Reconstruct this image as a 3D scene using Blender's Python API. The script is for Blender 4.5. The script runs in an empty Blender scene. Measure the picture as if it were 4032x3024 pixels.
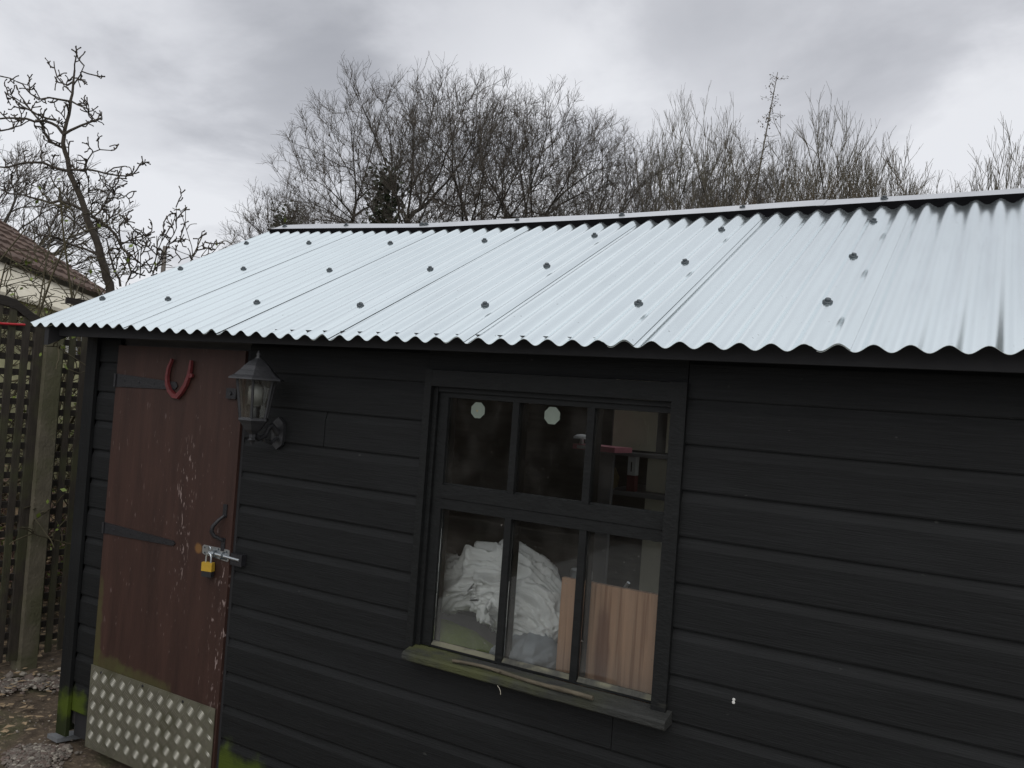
import bpy, math, random
import numpy as np
from mathutils import Vector, Matrix, noise as mnoise

S = bpy.context.scene
COL = S.collection
R = math.radians
Z0 = 1.83                       # height of the eave line datum above the ground

# ---------------------------------------------------------------- camera
CAMP = np.array([3.5067, -2.0394, Z0 - 0.1830])
YAW, PITCH, ROLL = 0.52483, 0.02014, 0.07156
fw = Vector((-math.sin(YAW) * math.cos(PITCH), math.cos(YAW) * math.cos(PITCH), math.sin(PITCH)))
r0 = Vector((math.cos(YAW), math.sin(YAW), 0)); u0 = r0.cross(fw)
rt = r0 * math.cos(ROLL) + u0 * math.sin(ROLL)
up = u0 * math.cos(ROLL) - r0 * math.sin(ROLL)
cd = bpy.data.cameras.new("camera"); cam = bpy.data.objects.new("camera", cd); COL.objects.link(cam)
M = Matrix((rt, up, -fw)).transposed().to_4x4(); M.translation = Vector(CAMP); cam.matrix_world = M
cd.sensor_width = 36; cd.lens = 36 * 3266.4 / 4032; cd.clip_end = 2000; cd.clip_start = 0.05
S.camera = cam

# ---------------------------------------------------------------- world: overcast sky
SUN_EL, SUN_AZ = R(46), R(-152)          # azimuth from +y, left positive
W = bpy.data.worlds.new("World"); S.world = W; W.use_nodes = True
nt = W.node_tree; nt.nodes.clear()
def N(t, typ, **kw):
    n = t.nodes.new(typ)
    for k, v in kw.items():
        if k in n.inputs.keys(): n.inputs[k].default_value = v
        else: setattr(n, k, v)
    return n
L = nt.links.new
out = N(nt, 'ShaderNodeOutputWorld'); bg = N(nt, 'ShaderNodeBackground'); bg.inputs['Strength'].default_value = 0.1
sky = N(nt, 'ShaderNodeTexSky', sky_type='NISHITA', sun_disc=False, sun_elevation=SUN_EL, sun_rotation=-SUN_AZ)
tc = N(nt, 'ShaderNodeTexCoord')
sep = N(nt, 'ShaderNodeSeparateXYZ'); L(tc.outputs['Generated'], sep.inputs[0])
def math_(t, op, a, b=None, c=None, clamp=False):
    n = t.nodes.new('ShaderNodeMath'); n.operation = op; n.use_clamp = clamp
    for i, v in enumerate((a, b, c)):
        if v is None: continue
        if isinstance(v, (int, float)): n.inputs[i].default_value = v
        else: t.links.new(v, n.inputs[i])
    return n.outputs[0]
zz = math_(nt, 'MAXIMUM', sep.outputs['Z'], 0.0)
den = math_(nt, 'ADD', zz, 0.22)
cmb = N(nt, 'ShaderNodeCombineXYZ')
L(math_(nt, 'DIVIDE', sep.outputs['X'], den), cmb.inputs[0]); L(math_(nt, 'DIVIDE', sep.outputs['Y'], den), cmb.inputs[1])
n1 = N(nt, 'ShaderNodeTexNoise'); n1.inputs['Scale'].default_value = 1.3; n1.inputs['Detail'].default_value = 7; n1.inputs['Roughness'].default_value = 0.55; n1.inputs['Distortion'].default_value = 0.25
mp = N(nt, 'ShaderNodeMapping'); mp.inputs['Location'].default_value = (3.1, 1.7, 0.4); L(cmb.outputs[0], mp.inputs[0]); L(mp.outputs[0], n1.inputs['Vector'])
val = math_(nt, 'MULTIPLY_ADD', n1.outputs['Fac'], 1.6, -0.30)
def bump_dir(az, el, w):                # a soft cloud mass around a direction
    d = (-math.sin(R(az)) * math.cos(R(el)), math.cos(R(az)) * math.cos(R(el)), math.sin(R(el)))
    dp = N(nt, 'ShaderNodeVectorMath', operation='DOT_PRODUCT'); dp.inputs[1].default_value = d
    nv = N(nt, 'ShaderNodeVectorMath', operation='NORMALIZE'); L(tc.outputs['Generated'], nv.inputs[0]); L(nv.outputs[0], dp.inputs[0])
    dpo = math_(nt, 'MULTIPLY_ADD', n1.outputs['Fac'], 0.09, math_(nt, 'SUBTRACT', dp.outputs['Value'], 0.045))
    mr = N(nt, 'ShaderNodeMapRange', interpolation_type='SMOOTHSTEP')
    mr.inputs['From Min'].default_value = math.cos(R(w)); mr.inputs['From Max'].default_value = 1.0
    L(dpo, mr.inputs['Value']); return mr.outputs[0]
for az, el, w, k in ((51, 23, 17, -0.24), (41, 28, 14, -0.20), (24, 30, 12, -0.08), (10, 27, 16, -0.17), (-4, 38, 14, -0.1), (57, 14, 11, 0.16), (30, 21, 11, 0.16), (-4, 19, 10, 0.17), (48, 12, 7, 0.04)):
    val = math_(nt, 'MULTIPLY_ADD', bump_dir(az, el, w), k, val)
cr = N(nt, 'ShaderNodeValToRGB'); L(val, cr.inputs[0])
e = cr.color_ramp.elements
e[0].position = 0.0; e[0].color = (3.2, 3.3, 3.65, 1)
e[1].position = 0.62; e[1].color = (8.5, 8.6, 8.95, 1)
m = cr.color_ramp.elements.new(0.40); m.color = (6.8, 6.9, 7.3, 1)
mx = N(nt, 'ShaderNodeMix', data_type='RGBA'); mx.inputs[0].default_value = 0.93
L(sky.outputs[0], mx.inputs[6]); L(cr.outputs[0], mx.inputs[7]); L(mx.outputs[2], bg.inputs['Color']); L(bg.outputs[0], out.inputs[0])

sd = bpy.data.lights.new("sun", 'SUN'); sd.energy = 1.25; sd.angle = R(60); sd.color = (1, 0.97, 0.93)
so = bpy.data.objects.new("sun", sd); COL.objects.link(so)
so.rotation_euler = Vector((-math.sin(SUN_AZ) * math.cos(SUN_EL), math.cos(SUN_AZ) * math.cos(SUN_EL), math.sin(SUN_EL))).to_track_quat('Z', 'Y').to_euler()
vs = S.view_settings; vs.view_transform = 'Standard'; vs.look = 'None'; vs.exposure = 0.0; vs.gamma = 1
try: vs.use_curve_mapping = False
except Exception: pass
S.cycles.max_bounces = 8; S.cycles.transparent_max_bounces = 12

# ---------------------------------------------------------------- materials
def mat(name, base, rough=0.7, metal=0.0, var=0.3, scale=8.0, stretch=(1, 1, 1), bump=0.0, bscale=None, spec=0.5, dark=None, extra=None):
    """Principled with a two-scale noise variation; extra(nt, color_socket, pos) may add stains of their own shape."""
    m = bpy.data.materials.new(name); m.use_nodes = True; t = m.node_tree
    b = t.nodes['Principled BSDF']; b.inputs['Roughness'].default_value = rough; b.inputs['Metallic'].default_value = metal
    b.inputs['Specular IOR Level'].default_value = spec
    geo = N(t, 'ShaderNodeNewGeometry'); pos = geo.outputs['Position']
    mp = N(t, 'ShaderNodeMapping'); mp.inputs['Scale'].default_value = stretch; t.links.new(pos, mp.inputs[0])
    n = N(t, 'ShaderNodeTexNoise'); n.inputs['Scale'].default_value = scale; n.inputs['Detail'].default_value = 5; n.inputs['Roughness'].default_value = 0.6
    t.links.new(mp.outputs[0], n.inputs['Vector'])
    c1 = tuple(base) + (1,); c0 = tuple(dark) + (1,) if dark else tuple(x * (1 - var) for x in base) + (1,)
    mr = N(t, 'ShaderNodeMapRange'); mr.inputs['From Min'].default_value = 0.3; mr.inputs['From Max'].default_value = 0.7
    t.links.new(n.outputs['Fac'], mr.inputs['Value'])
    mx = N(t, 'ShaderNodeMix', data_type='RGBA'); mx.inputs[6].default_value = c0; mx.inputs[7].default_value = c1
    t.links.new(mr.outputs[0], mx.inputs[0]); col = mx.outputs[2]
    if extra: col = extra(t, col, pos, b)
    t.links.new(col, b.inputs['Base Color'])
    if bump:
        n2 = N(t, 'ShaderNodeTexNoise'); n2.inputs['Scale'].default_value = bscale or scale * 3; n2.inputs['Detail'].default_value = 4
        t.links.new(mp.outputs[0], n2.inputs['Vector'])
        bp = N(t, 'ShaderNodeBump'); bp.inputs['Strength'].default_value = bump; bp.inputs['Distance'].default_value = 0.01
        t.links.new(n2.outputs['Fac'], bp.inputs['Height']); t.links.new(bp.outputs[0], b.inputs['Normal'])
    return m

def noise_(t, pos, scale, stretch=(1, 1, 1), detail=4, off=(0, 0, 0)):
    mp = N(t, 'ShaderNodeMapping'); mp.inputs['Scale'].default_value = stretch; mp.inputs['Location'].default_value = off; t.links.new(pos, mp.inputs[0])
    n = N(t, 'ShaderNodeTexNoise'); n.inputs['Scale'].default_value = scale; n.inputs['Detail'].default_value = detail; t.links.new(mp.outputs[0], n.inputs['Vector'])
    return n.outputs['Fac']
def ramp_(t, v, a, b):
    mr = N(t, 'ShaderNodeMapRange', interpolation_type='SMOOTHSTEP'); mr.inputs['From Min'].default_value = a; mr.inputs['From Max'].default_value = b
    t.links.new(v, mr.inputs['Value']); return mr.outputs[0]
def mixc(t, f, a, c):
    mx = N(t, 'ShaderNodeMix', data_type='RGBA'); t.links.new(f, mx.inputs[0]); t.links.new(a, mx.inputs[6]); mx.inputs[7].default_value = tuple(c) + (1,); return mx.outputs[2]
def blob(t, pos, c, r, nz=0.6, ns=14):
    """soft patch of ellipsoidal extent with a ragged edge (moss, wear)"""
    vm = N(t, 'ShaderNodeVectorMath', operation='SUBTRACT'); t.links.new(pos, vm.inputs[0]); vm.inputs[1].default_value = c
    vd = N(t, 'ShaderNodeVectorMath', operation='DIVIDE'); t.links.new(vm.outputs[0], vd.inputs[0]); vd.inputs[1].default_value = r
    ln = N(t, 'ShaderNodeVectorMath', operation='LENGTH'); t.links.new(vd.outputs[0], ln.inputs[0])
    d = math_(t, 'MULTIPLY_ADD', noise_(t, pos, ns), nz * 2, math_(t, 'SUBTRACT', ln.outputs['Value'], nz))
    return ramp_(t, d, 1.0, 0.45)
MOSS = (0.062, 0.088, 0.010)
def wall_moss(t, col, pos, b):
    for c, r, a in (((0.13, 0.2, 0.20), (0.13, 0.3, 0.085), 1.0), ((0.09, 0.2, 0.10), (0.1, 0.3, 0.13), 0.25),
                    ((1.22, 0.2, 0.15), (0.42, 0.3, 0.13), 0.85), ((1.7, 0.2, 0.05), (0.5, 0.3, 0.11), 0.6), ((1.09, 0.2, 0.14), (0.08, 0.3, 0.17), 0.6)):
        f = math_(t, 'MULTIPLY', blob(t, pos, c, r), a); col = mixc(t, f, col, MOSS)
    gr = ramp_(t, noise_(t, pos, 5, (1.2, 3, 55)), 0.58, 0.75)       # worn grain showing paler
    col = mixc(t, math_(t, 'MULTIPLY', gr, 0.38), col, (0.028, 0.0293, 0.0307))
    fad = ramp_(t, noise_(t, pos, 1.7, (0.6, 1, 2.2), 3), 0.48, 0.7)
    col = mixc(t, math_(t, 'MULTIPLY', fad, 0.35), col, (0.021, 0.0223, 0.0237))
    sp = ramp_(t, noise_(t, pos, 60, (0.5, 1, 1), 2), 0.74, 0.8)
    return mixc(t, math_(t, 'MULTIPLY', sp, 0.5), col, (0.07, 0.07, 0.066))
BLACK = mat("black_painted_weatherboard", (0.0120, 0.0129, 0.0135), 0.66, 0, 0.4, 6, (1, 3, 22), 0.2, 14, 0.22, extra=wall_moss)
BLACKV = mat("black_painted_trim", (0.011, 0.0119, 0.0124), 0.66, 0, 0.4, 6, (22, 8, 1), 0.2, 14, 0.22, extra=wall_moss)
def window_wear(t, col, pos, b):
    f = math_(t, 'MULTIPLY', ramp_(t, noise_(t, pos, 7, (1, 1, 6)), 0.55, 0.75), 0.5)
    sx = N(t, 'ShaderNodeSeparateXYZ'); t.links.new(pos, sx.inputs[0])
    low = ramp_(t, sx.outputs['Z'], Z0 - 0.9, Z0 - 1.03)
    col = mixc(t, math_(t, 'MULTIPLY', math_(t, 'MULTIPLY', f, low), 0.9), col, (0.10, 0.10, 0.075))
    return col
FRAME = mat("dark_window_paint", (0.0105, 0.0115, 0.0117), 0.6, 0, 0.4, 7, (3, 3, 6), 0.2, 20, 0.25, extra=window_wear)
def bead_wear(t, col, pos, b):
    return mixc(t, math_(t, 'MULTIPLY', ramp_(t, noise_(t, pos, 9, (1, 1, 3)), 0.42, 0.6), 0.8), col, (0.17, 0.165, 0.11))
BEAD = mat("weathered_glazing_bead", (0.06, 0.06, 0.05), 0.7, 0, 0.4, 20, (4, 1, 1), 0.3, 40, extra=bead_wear)
def sill_moss(t, col, pos, b):
    f = ramp_(t, noise_(t, pos, 6, (1, 2, 1)), 0.38, 0.62)
    sx = N(t, 'ShaderNodeSeparateXYZ'); t.links.new(pos, sx.inputs[0])
    f = math_(t, 'MULTIPLY', f, ramp_(t, sx.outputs['X'], 2.75, 2.2))
    return mixc(t, math_(t, 'MULTIPLY', f, 0.85), col, (0.06, 0.066, 0.018))
SILL = mat("mossy_sill_wood", (0.030, 0.0315, 0.029), 0.75, 0, 0.5, 8, (2, 6, 10), 0.4, 30, extra=sill_moss)
def door_wear(t, col, pos, b):
    sx = N(t, 'ShaderNodeSeparateXYZ'); t.links.new(pos, sx.inputs[0])
    fl = ramp_(t, noise_(t, pos, 30, (4.0, 1, 0.9), 2), 0.62, 0.68)
    a = blob(t, pos, (0.755, 0.19, Z0 - 0.72), (0.075, 0.5, 0.36), 0.5, 9)
    c = blob(t, pos, (1.0, 0.19, Z0 - 1.15), (0.06, 0.5, 0.42), 0.5, 9)
    fl2 = ramp_(t, noise_(t, pos, 30, (4.0, 1, 0.8), 2, (3, 0, 1)), 0.70, 0.76)
    col = mixc(t, math_(t, 'MULTIPLY', fl, math_(t, 'MAXIMUM', a, c)), col, (0.235, 0.18, 0.165))
    col = mixc(t, math_(t, 'MULTIPLY', fl2, 0.35), col, (0.26, 0.2, 0.19))
    bare = blob(t, pos, (0.858, 0.19, Z0 - 0.845), (0.027, 0.5, 0.026), 0.25, 40)
    col = mixc(t, bare, col, (0.17, 0.085, 0.028))
    for cc, rr in (((0.36, 0.19, Z0 - 1.42), (0.17, 0.5, 0.06)), ((0.62, 0.19, Z0 - 1.42), (0.22, 0.5, 0.045)), ((0.275, 0.19, Z0 - 1.3), (0.03, 0.5, 0.3))):
        col = mixc(t, math_(t, 'MULTIPLY', blob(t, pos, cc, rr, 0.7, 20), 0.5), col, (0.075, 0.08, 0.025))
    return col
DOOR = mat("brown_painted_door", (0.054, 0.0255, 0.019), 0.6, 0, 0.45, 3.2, (5, 1, 0.7), 0.12, 25, 0.35, extra=door_wear)
IRON = mat("black_iron", (0.015, 0.015, 0.018), 0.5, 0.0, 0.4, 40, bump=0.2)
LANT = mat("black_lantern_metal", (0.03, 0.031, 0.034), 0.45, 0.0, 0.3, 30, bump=0.15)
def roof_dirt(t, col, pos, b):
    sp = ramp_(t, noise_(t, pos, 95, (1, 1, 1), 1), 0.765, 0.79)
    col = mixc(t, math_(t, 'MULTIPLY', sp, 0.5), col, (0.3, 0.31, 0.32))
    st = ramp_(t, noise_(t, pos, 7, (6, 0.5, 0.5), 3), 0.5, 0.75)
    col = mixc(t, math_(t, 'MULTIPLY', st, 0.2), col, (0.68, 0.73, 0.76))
    rn = N(t, 'ShaderNodeMapRange'); rn.inputs['To Min'].default_value = 0.13; rn.inputs['To Max'].default_value = 0.22
    t.links.new(noise_(t, pos, 1.5, (3, 0.6, 0.6), 2), rn.inputs['Value']); t.links.new(rn.outputs[0], b.inputs['Roughness'])
    return col
ROOFM = mat("galvanised_roof_steel", (0.875, 0.965, 0.985), 0.3, 0.94, 0.05, 2, (3, 0.7, 0.7), extra=roof_dirt)
CAPM = mat("galvanised_ridge_steel", (0.72, 0.74, 0.76), 0.4, 0.8, 0.12, 6)
UNDER = mat("black_roof_timber", (0.018, 0.018, 0.02), 0.8, 0, 0.3, 6)
FOAM = mat("shade_black_foam", (0.006, 0.006, 0.007), 1.0, spec=0.05)
SCREW = mat("grey_fixing_cap", (0.07, 0.085, 0.095), 0.4, 0.2, 0.2, 50)
def plate_dirt(t, col, pos, b):
    f = ramp_(t, noise_(t, pos, 9), 0.45, 0.68)
    return mixc(t, math_(t, 'MULTIPLY', f, 0.75), col, (0.12, 0.12, 0.075))
PLATE = mat("aluminium_tread_plate", (0.25, 0.245, 0.185), 0.45, 0.6, 0.3, 14, bump=0.1, bscale=60, extra=plate_dirt)
TREAD = mat("reflection_pale_tread_bars", (0.42, 0.41, 0.355), 0.38, 0.7, 0.2, 30)  # bars coloured paler than the plate, standing in for reflections on them
ZINC = mat("zinc_plated_steel", (0.62, 0.66, 0.68), 0.3, 0.85, 0.2, 40)
YELLOW = mat("yellow_padlock_cover", (0.48, 0.30, 0.03), 0.45, 0, 0.15, 40)
BLKPL = mat("black_plastic", (0.02, 0.021, 0.024), 0.4, 0, 0.2, 30)
RED = mat("red_paint", (0.16, 0.026, 0.028), 0.5, 0, 0.35, 20, bump=0.3, bscale=60)
REDP = mat("red_plastic", (0.5, 0.03, 0.04), 0.4, 0, 0.1, 20)
WHITEFLECK = mat("white_fleck", (0.75, 0.75, 0.72), 0.6)
STICK = mat("pale_green_vinyl", (0.21, 0.25, 0.21), 0.6, 0, 0.1, 30)
TWIG = mat("dry_stick", (0.13, 0.11, 0.075), 0.8, 0, 0.5, 20, (1, 4, 4), 0.4, 60)
STRAW = mat("pale_straw", (0.5, 0.47, 0.38), 0.7)
BAGM = mat("crumpled_white_plastic", (0.90, 0.895, 0.88), 0.45, 0, 0.06, 6, bump=0.25, bscale=40)
CLOTH = mat("pale_blue_grey_cloth", (0.42, 0.45, 0.49), 0.85, 0, 0.2, 12, bump=0.2)
GREENC = mat("olive_green_fabric", (0.19, 0.26, 0.04), 0.9, 0, 0.25, 15, bump=0.4, bscale=90)
def pine(t, col, pos, b):
    f = ramp_(t, noise_(t, pos, 6, (14, 1, 0.35), 3), 0.48, 0.66)
    col = mixc(t, math_(t, 'MULTIPLY', f, 0.7), col, (0.24, 0.105, 0.05))
    k = blob(t, pos, (2.535, 0.33, Z0 - 0.93), (0.03, 0.3, 0.2), 0.4, 8)
    return mixc(t, math_(t, 'MULTIPLY', k, 0.7), col, (0.16, 0.055, 0.03))
PINE = mat("varnished_pine", (0.58, 0.335, 0.205), 0.5, 0, 0.25, 5, (12, 1, 0.5), extra=pine)
INNER = mat("dark_shed_lining", (0.15, 0.145, 0.14), 0.85, 0, 0.4, 4, (1, 1, 6))
CREAMC = mat("cream_cupboard", (0.80, 0.76, 0.60), 0.5, 0, 0.12, 4)
PINK = mat("pink_card", (0.75, 0.28, 0.34), 0.5)
WHITEC = mat("white_card", (0.8, 0.8, 0.8), 0.6)
REDC = mat("dark_red_card", (0.16, 0.03, 0.035), 0.5)
BLKC = mat("black_print", (0.02, 0.02, 0.02), 0.6)
GREYB = mat("grey_board", (0.22, 0.22, 0.23), 0.7, 0, 0.2, 5)
TAN = mat("tan_wood", (0.42, 0.33, 0.14), 0.6)
BULB = mat("white_bulb_glass", (0.4, 0.4, 0.39), 0.25)
def fence_green(t, col, pos, b):
    f = ramp_(t, noise_(t, pos, 5), 0.42, 0.65)
    return mixc(t, math_(t, 'MULTIPLY', f, 0.6), col, (0.065, 0.072, 0.028))
LATHM = mat("weathered_trellis_wood", (0.052, 0.043, 0.033), 0.85, 0, 0.45, 9, (6, 6, 1), 0.4, 40, extra=fence_green)
LATHD = mat("dark_trellis_wood", (0.030, 0.025, 0.020), 0.85, 0, 0.45, 9, (4, 1, 8), 0.4, 40)
CONC = mat("algae_stained_concrete", (0.155, 0.138, 0.098), 0.9, 0, 0.35, 12, (1, 1, 0.7), 0.4, 70, extra=fence_green)
FARF = mat("pale_green_stained_boards", (0.55, 0.54, 0.32), 0.85, 0, 0.4, 6, (6, 6, 1), 0.2)
BACKF = mat("brown_fence_boards", (0.12, 0.09, 0.06), 0.85, 0, 0.4, 6, (6, 6, 1))
def soil_mix(t, col, pos, b):
    f = ramp_(t, noise_(t, pos, 3.2), 0.5, 0.66)
    col = mixc(t, math_(t, 'MULTIPLY', f, 0.65), col, (0.075, 0.08, 0.035))
    g = ramp_(t, noise_(t, pos, 38, (1, 1, 1), 5), 0.56, 0.68)
    return mixc(t, math_(t, 'MULTIPLY', g, 0.8), col, (0.24, 0.19, 0.13))
SOIL = mat("damp_garden_soil", (0.125, 0.092, 0.062), 0.95, 0, 0.55, 14, bump=0.9, bscale=50, extra=soil_mix)
STONE = [mat("gravel_grey", (0.20, 0.175, 0.15), 0.85, 0, 0.5, 30), mat("gravel_pink", (0.17, 0.13, 0.11), 0.85, 0, 0.5, 30), mat("gravel_pale", (0.36, 0.33, 0.28), 0.8, 0, 0.3, 30)]
SLATE = mat("grey_slate", (0.2, 0.21, 0.22), 0.7, 0, 0.3, 15, bump=0.3)
LEAFB = mat("dead_leaf", (0.42, 0.31, 0.19), 0.8, 0, 0.5, 20)
BARK = mat("grey_brown_bark", (0.050, 0.044, 0.034), 0.9, 0, 0.5, 5, (3, 3, 1), 0.5, 12)
TWIGS = mat("fine_bare_twigs", (0.115, 0.10, 0.082), 0.9, 0, 0.4, 1.5)
GREYT = mat("grey_far_twigs", (0.15, 0.135, 0.115), 0.9, 0, 0.4, 1.5)
ASHT = mat("pale_ash_twigs", (0.16, 0.145, 0.11), 0.9, 0, 0.4, 1.5)
BROWNT = mat("brown_thicket_twigs", (0.115, 0.088, 0.05), 0.9, 0, 0.5, 1.2)
PINKT = mat("pinkish_dry_stems", (0.36, 0.24, 0.20), 0.85, 0, 0.5, 8)
PEARB = mat("dark_fruit_tree_bark", (0.075, 0.062, 0.048), 0.9, 0, 0.55, 18, bump=0.5, bscale=60)
CANE = mat("mossy_canes", (0.105, 0.09, 0.05), 0.9, 0, 0.5, 6)
IVY = mat("ivy_leaves", (0.045, 0.068, 0.024), 0.5, 0, 0.5, 3)
NEWLEAF = mat("fresh_green_leaves", (0.17, 0.23, 0.035), 0.6, 0, 0.4, 8)
LARCH = mat("dry_cone_brown", (0.12, 0.09, 0.06), 0.9, 0, 0.4, 3)
RENDER = mat("cream_render", (0.82, 0.77, 0.62), 0.9, 0, 0.08, 2)
TILE = mat("brown_roof_tile", (0.15, 0.095, 0.07), 0.85, 0, 0.5, 5, bump=0.3)
WHITEP = mat("white_painted_wood", (0.78, 0.78, 0.76), 0.6)
POLE = mat("grey_pole_wood", (0.24, 0.22, 0.2), 0.85, 0, 0.3, 8)
WIREM = mat("dark_wire", (0.08, 0.08, 0.085), 0.6)
WINDARK = mat("dark_window_glass", (0.03, 0.035, 0.04), 0.1)

def glass(name, tint=(0.93, 0.95, 0.94), dust=0.05):
    m = bpy.data.materials.new(name); m.use_nodes = True; t = m.node_tree; t.nodes.clear()
    o = N(t, 'ShaderNodeOutputMaterial'); tr = N(t, 'ShaderNodeBsdfTransparent'); tr.inputs[0].default_value = tuple(tint) + (1,)
    gl = N(t, 'ShaderNodeBsdfGlossy'); gl.inputs['Roughness'].default_value = 0.03
    fr = N(t, 'ShaderNodeFresnel'); fr.inputs[0].default_value = 1.5
    m1 = N(t, 'ShaderNodeMixShader'); t.links.new(fr.outputs[0], m1.inputs[0]); t.links.new(tr.outputs[0], m1.inputs[1]); t.links.new(gl.outputs[0], m1.inputs[2])
    df = N(t, 'ShaderNodeBsdfDiffuse'); df.inputs[0].default_value = (0.5, 0.48, 0.44, 1)
    geo = N(t, 'ShaderNodeNewGeometry')
    f = math_(t, 'MULTIPLY', ramp_(t, noise_(t, geo.outputs['Position'], 9, (1, 1, 0.6), 5), 0.4, 0.85), dust * 2)
    sx = N(t, 'ShaderNodeSeparateXYZ'); t.links.new(geo.outputs['Position'], sx.inputs[0])
    f = math_(t, 'ADD', f, math_(t, 'MULTIPLY', ramp_(t, sx.outputs['Z'], Z0 - 0.86, Z0 - 0.99), dust * 2.2))
    sp = math_(t, 'MULTIPLY', ramp_(t, noise_(t, geo.outputs['Position'], 120, (1, 1, 1), 1), 0.76, 0.8), 0.35)
    f = math_(t, 'ADD', f, sp)
    m2 = N(t, 'ShaderNodeMixShader'); t.links.new(f, m2.inputs[0]); t.links.new(m1.outputs[0], m2.inputs[1]); t.links.new(df.outputs[0], m2.inputs[2])
    t.links.new(m2.outputs[0], o.inputs[0]); return m
GLASS = glass("dusty_window_glass", (0.95, 0.965, 0.96), 0.018); LGLASS = glass("dusty_lantern_glass", (0.85, 0.87, 0.84), 0.14)

# ---------------------------------------------------------------- object helpers
ORG = {}
def link(o, parent=None):
    COL.objects.link(o)
    if parent is not None: o.parent = parent
def thing(name, label, cat, loc, group=None):
    o = bpy.data.objects.new(name, None); o.empty_display_size = 0.1; COL.objects.link(o); o.location = loc
    o['label'] = label; o['category'] = cat
    if group: o['group'] = group
    ORG[o] = Vector(loc); return o
def org(o):
    return ORG[o] if o in ORG else (ORG[o.parent] if o.parent in ORG else ORG[o.parent.parent])
class MB:
    """collects world-space geometry; build() links it as one mesh object under its thing"""
    def __init__(s): s.v = []; s.f = []; s.sm = []; s.mi = []
    def add(s, vs, fs, smooth=False, mi=0):
        k = len(s.v); s.v += [tuple(v) for v in vs]; s.f += [tuple(i + k for i in f) for f in fs]; s.sm += [smooth] * len(fs); s.mi += [mi] * len(fs); return s
    def box(s, x0, x1, y0, y1, z0, z1, mi=0):
        return s.add([(x0, y0, z0), (x1, y0, z0), (x1, y1, z0), (x0, y1, z0), (x0, y0, z1), (x1, y0, z1), (x1, y1, z1), (x0, y1, z1)],
                     [(0, 3, 2, 1), (4, 5, 6, 7), (0, 1, 5, 4), (1, 2, 6, 5), (2, 3, 7, 6), (3, 0, 4, 7)], mi=mi)
    def cbox(s, c, ax, ay, az, mi=0):        # box from centre and three half-axis vectors
        c, ax, ay, az = map(Vector, (c, ax, ay, az))
        vs = [c + i * ax + j * ay + k * az for k in (-1, 1) for (i, j) in ((-1, -1), (1, -1), (1, 1), (-1, 1))]
        return s.add(vs, [(0, 3, 2, 1), (4, 5, 6, 7), (0, 1, 5, 4), (1, 2, 6, 5), (2, 3, 7, 6), (3, 0, 4, 7)], mi=mi)
    def prism(s, poly, axis, a, b, mi=0, smooth=False):  # polygon (p,q) extruded along axis
        def P(p, q, t): return {'x': (t, p, q), 'y': (p, t, q), 'z': (p, q, t)}[axis]
        n = len(poly); vs = [P(p, q, a) for p, q in poly] + [P(p, q, b) for p, q in poly]
        fs = [(i, (i + 1) % n, (i + 1) % n + n, i + n) for i in range(n)]
        s.add(vs, fs, smooth, mi); return s.add(vs, [tuple(range(n))[::-1], tuple(range(n, 2 * n))], False, mi)
    def lathe(s, c, prof, n=16, axis='z', smooth=True, mi=0, rot=0.0):
        vs = []
        for r, h in prof:
            for i in range(n):
                a = 2 * math.pi * i / n + rot; p = (r * math.cos(a), r * math.sin(a), h)
                if axis == 'y': p = (p[0], p[2], p[1])
                elif axis == 'x': p = (p[2], p[0], p[1])
                vs.append((c[0] + p[0], c[1] + p[1], c[2] + p[2]))
        fs = [(j * n + i, j * n + (i + 1) % n, (j + 1) * n + (i + 1) % n, (j + 1) * n + i) for j in range(len(prof) - 1) for i in range(n)]
        s.add(vs, fs, smooth, mi)
        return s.add(vs, [tuple(range(n))[::-1], tuple(range((len(prof) - 1) * n, len(prof) * n))], False, mi)
    def tube(s, pts, rad, n=6, mi=0):
        pts = [Vector(p) for p in pts]; rad = rad if hasattr(rad, '__len__') else [rad] * len(pts); vs = []; u = None
        for i, p in enumerate(pts):
            d = (pts[min(i + 1, len(pts) - 1)] - pts[max(i - 1, 0)]).normalized()
            if u is None: u = d.orthogonal().normalized()
            u = (u - d * u.dot(d)).normalized(); w = d.cross(u)
            vs += [p + rad[i] * (u * math.cos(2 * math.pi * k / n) + w * math.sin(2 * math.pi * k / n)) for k in range(n)]
        fs = [(j * n + k, j * n + (k + 1) % n, (j + 1) * n + (k + 1) % n, (j + 1) * n + k) for j in range(len(pts) - 1) for k in range(n)]
        s.add(vs, fs, True, mi)
        return s.add(vs, [tuple(range(n))[::-1], tuple(range((len(pts) - 1) * n, len(pts) * n))], False, mi)
    def build(s, name, mats, parent=None, **tags):
        o0 = org(parent) if parent is not None and parent not in ORG else (ORG[parent] if parent is not None else Vector((0, 0, 0)))
        loc = Vector((0, 0, 0))
        if parent is None and s.v:
            a = np.array(s.v); loc = Vector(((a[:, 0].min() + a[:, 0].max()) / 2, (a[:, 1].min() + a[:, 1].max()) / 2, a[:, 2].min())); o0 = loc
        me = bpy.data.meshes.new(name); me.from_pydata([(v[0] - o0[0], v[1] - o0[1], v[2] - o0[2]) for v in s.v], [], s.f)
        for m_ in (mats if isinstance(mats, (list, tuple)) else [mats]): me.materials.append(m_)
        me.polygons.foreach_set('use_smooth', s.sm); me.polygons.foreach_set('material_index', s.mi); me.update()
        o = bpy.data.objects.new(name, me); link(o, parent); o.location = loc if parent is None else (0, 0, 0)
        for k, v in tags.items(): o[k] = v
        if parent is None: ORG[o] = loc
        return o
def tag(o, label, cat, group=None):
    o['label'] = label; o['category'] = cat
    if group: o['group'] = group
    return o
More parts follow.
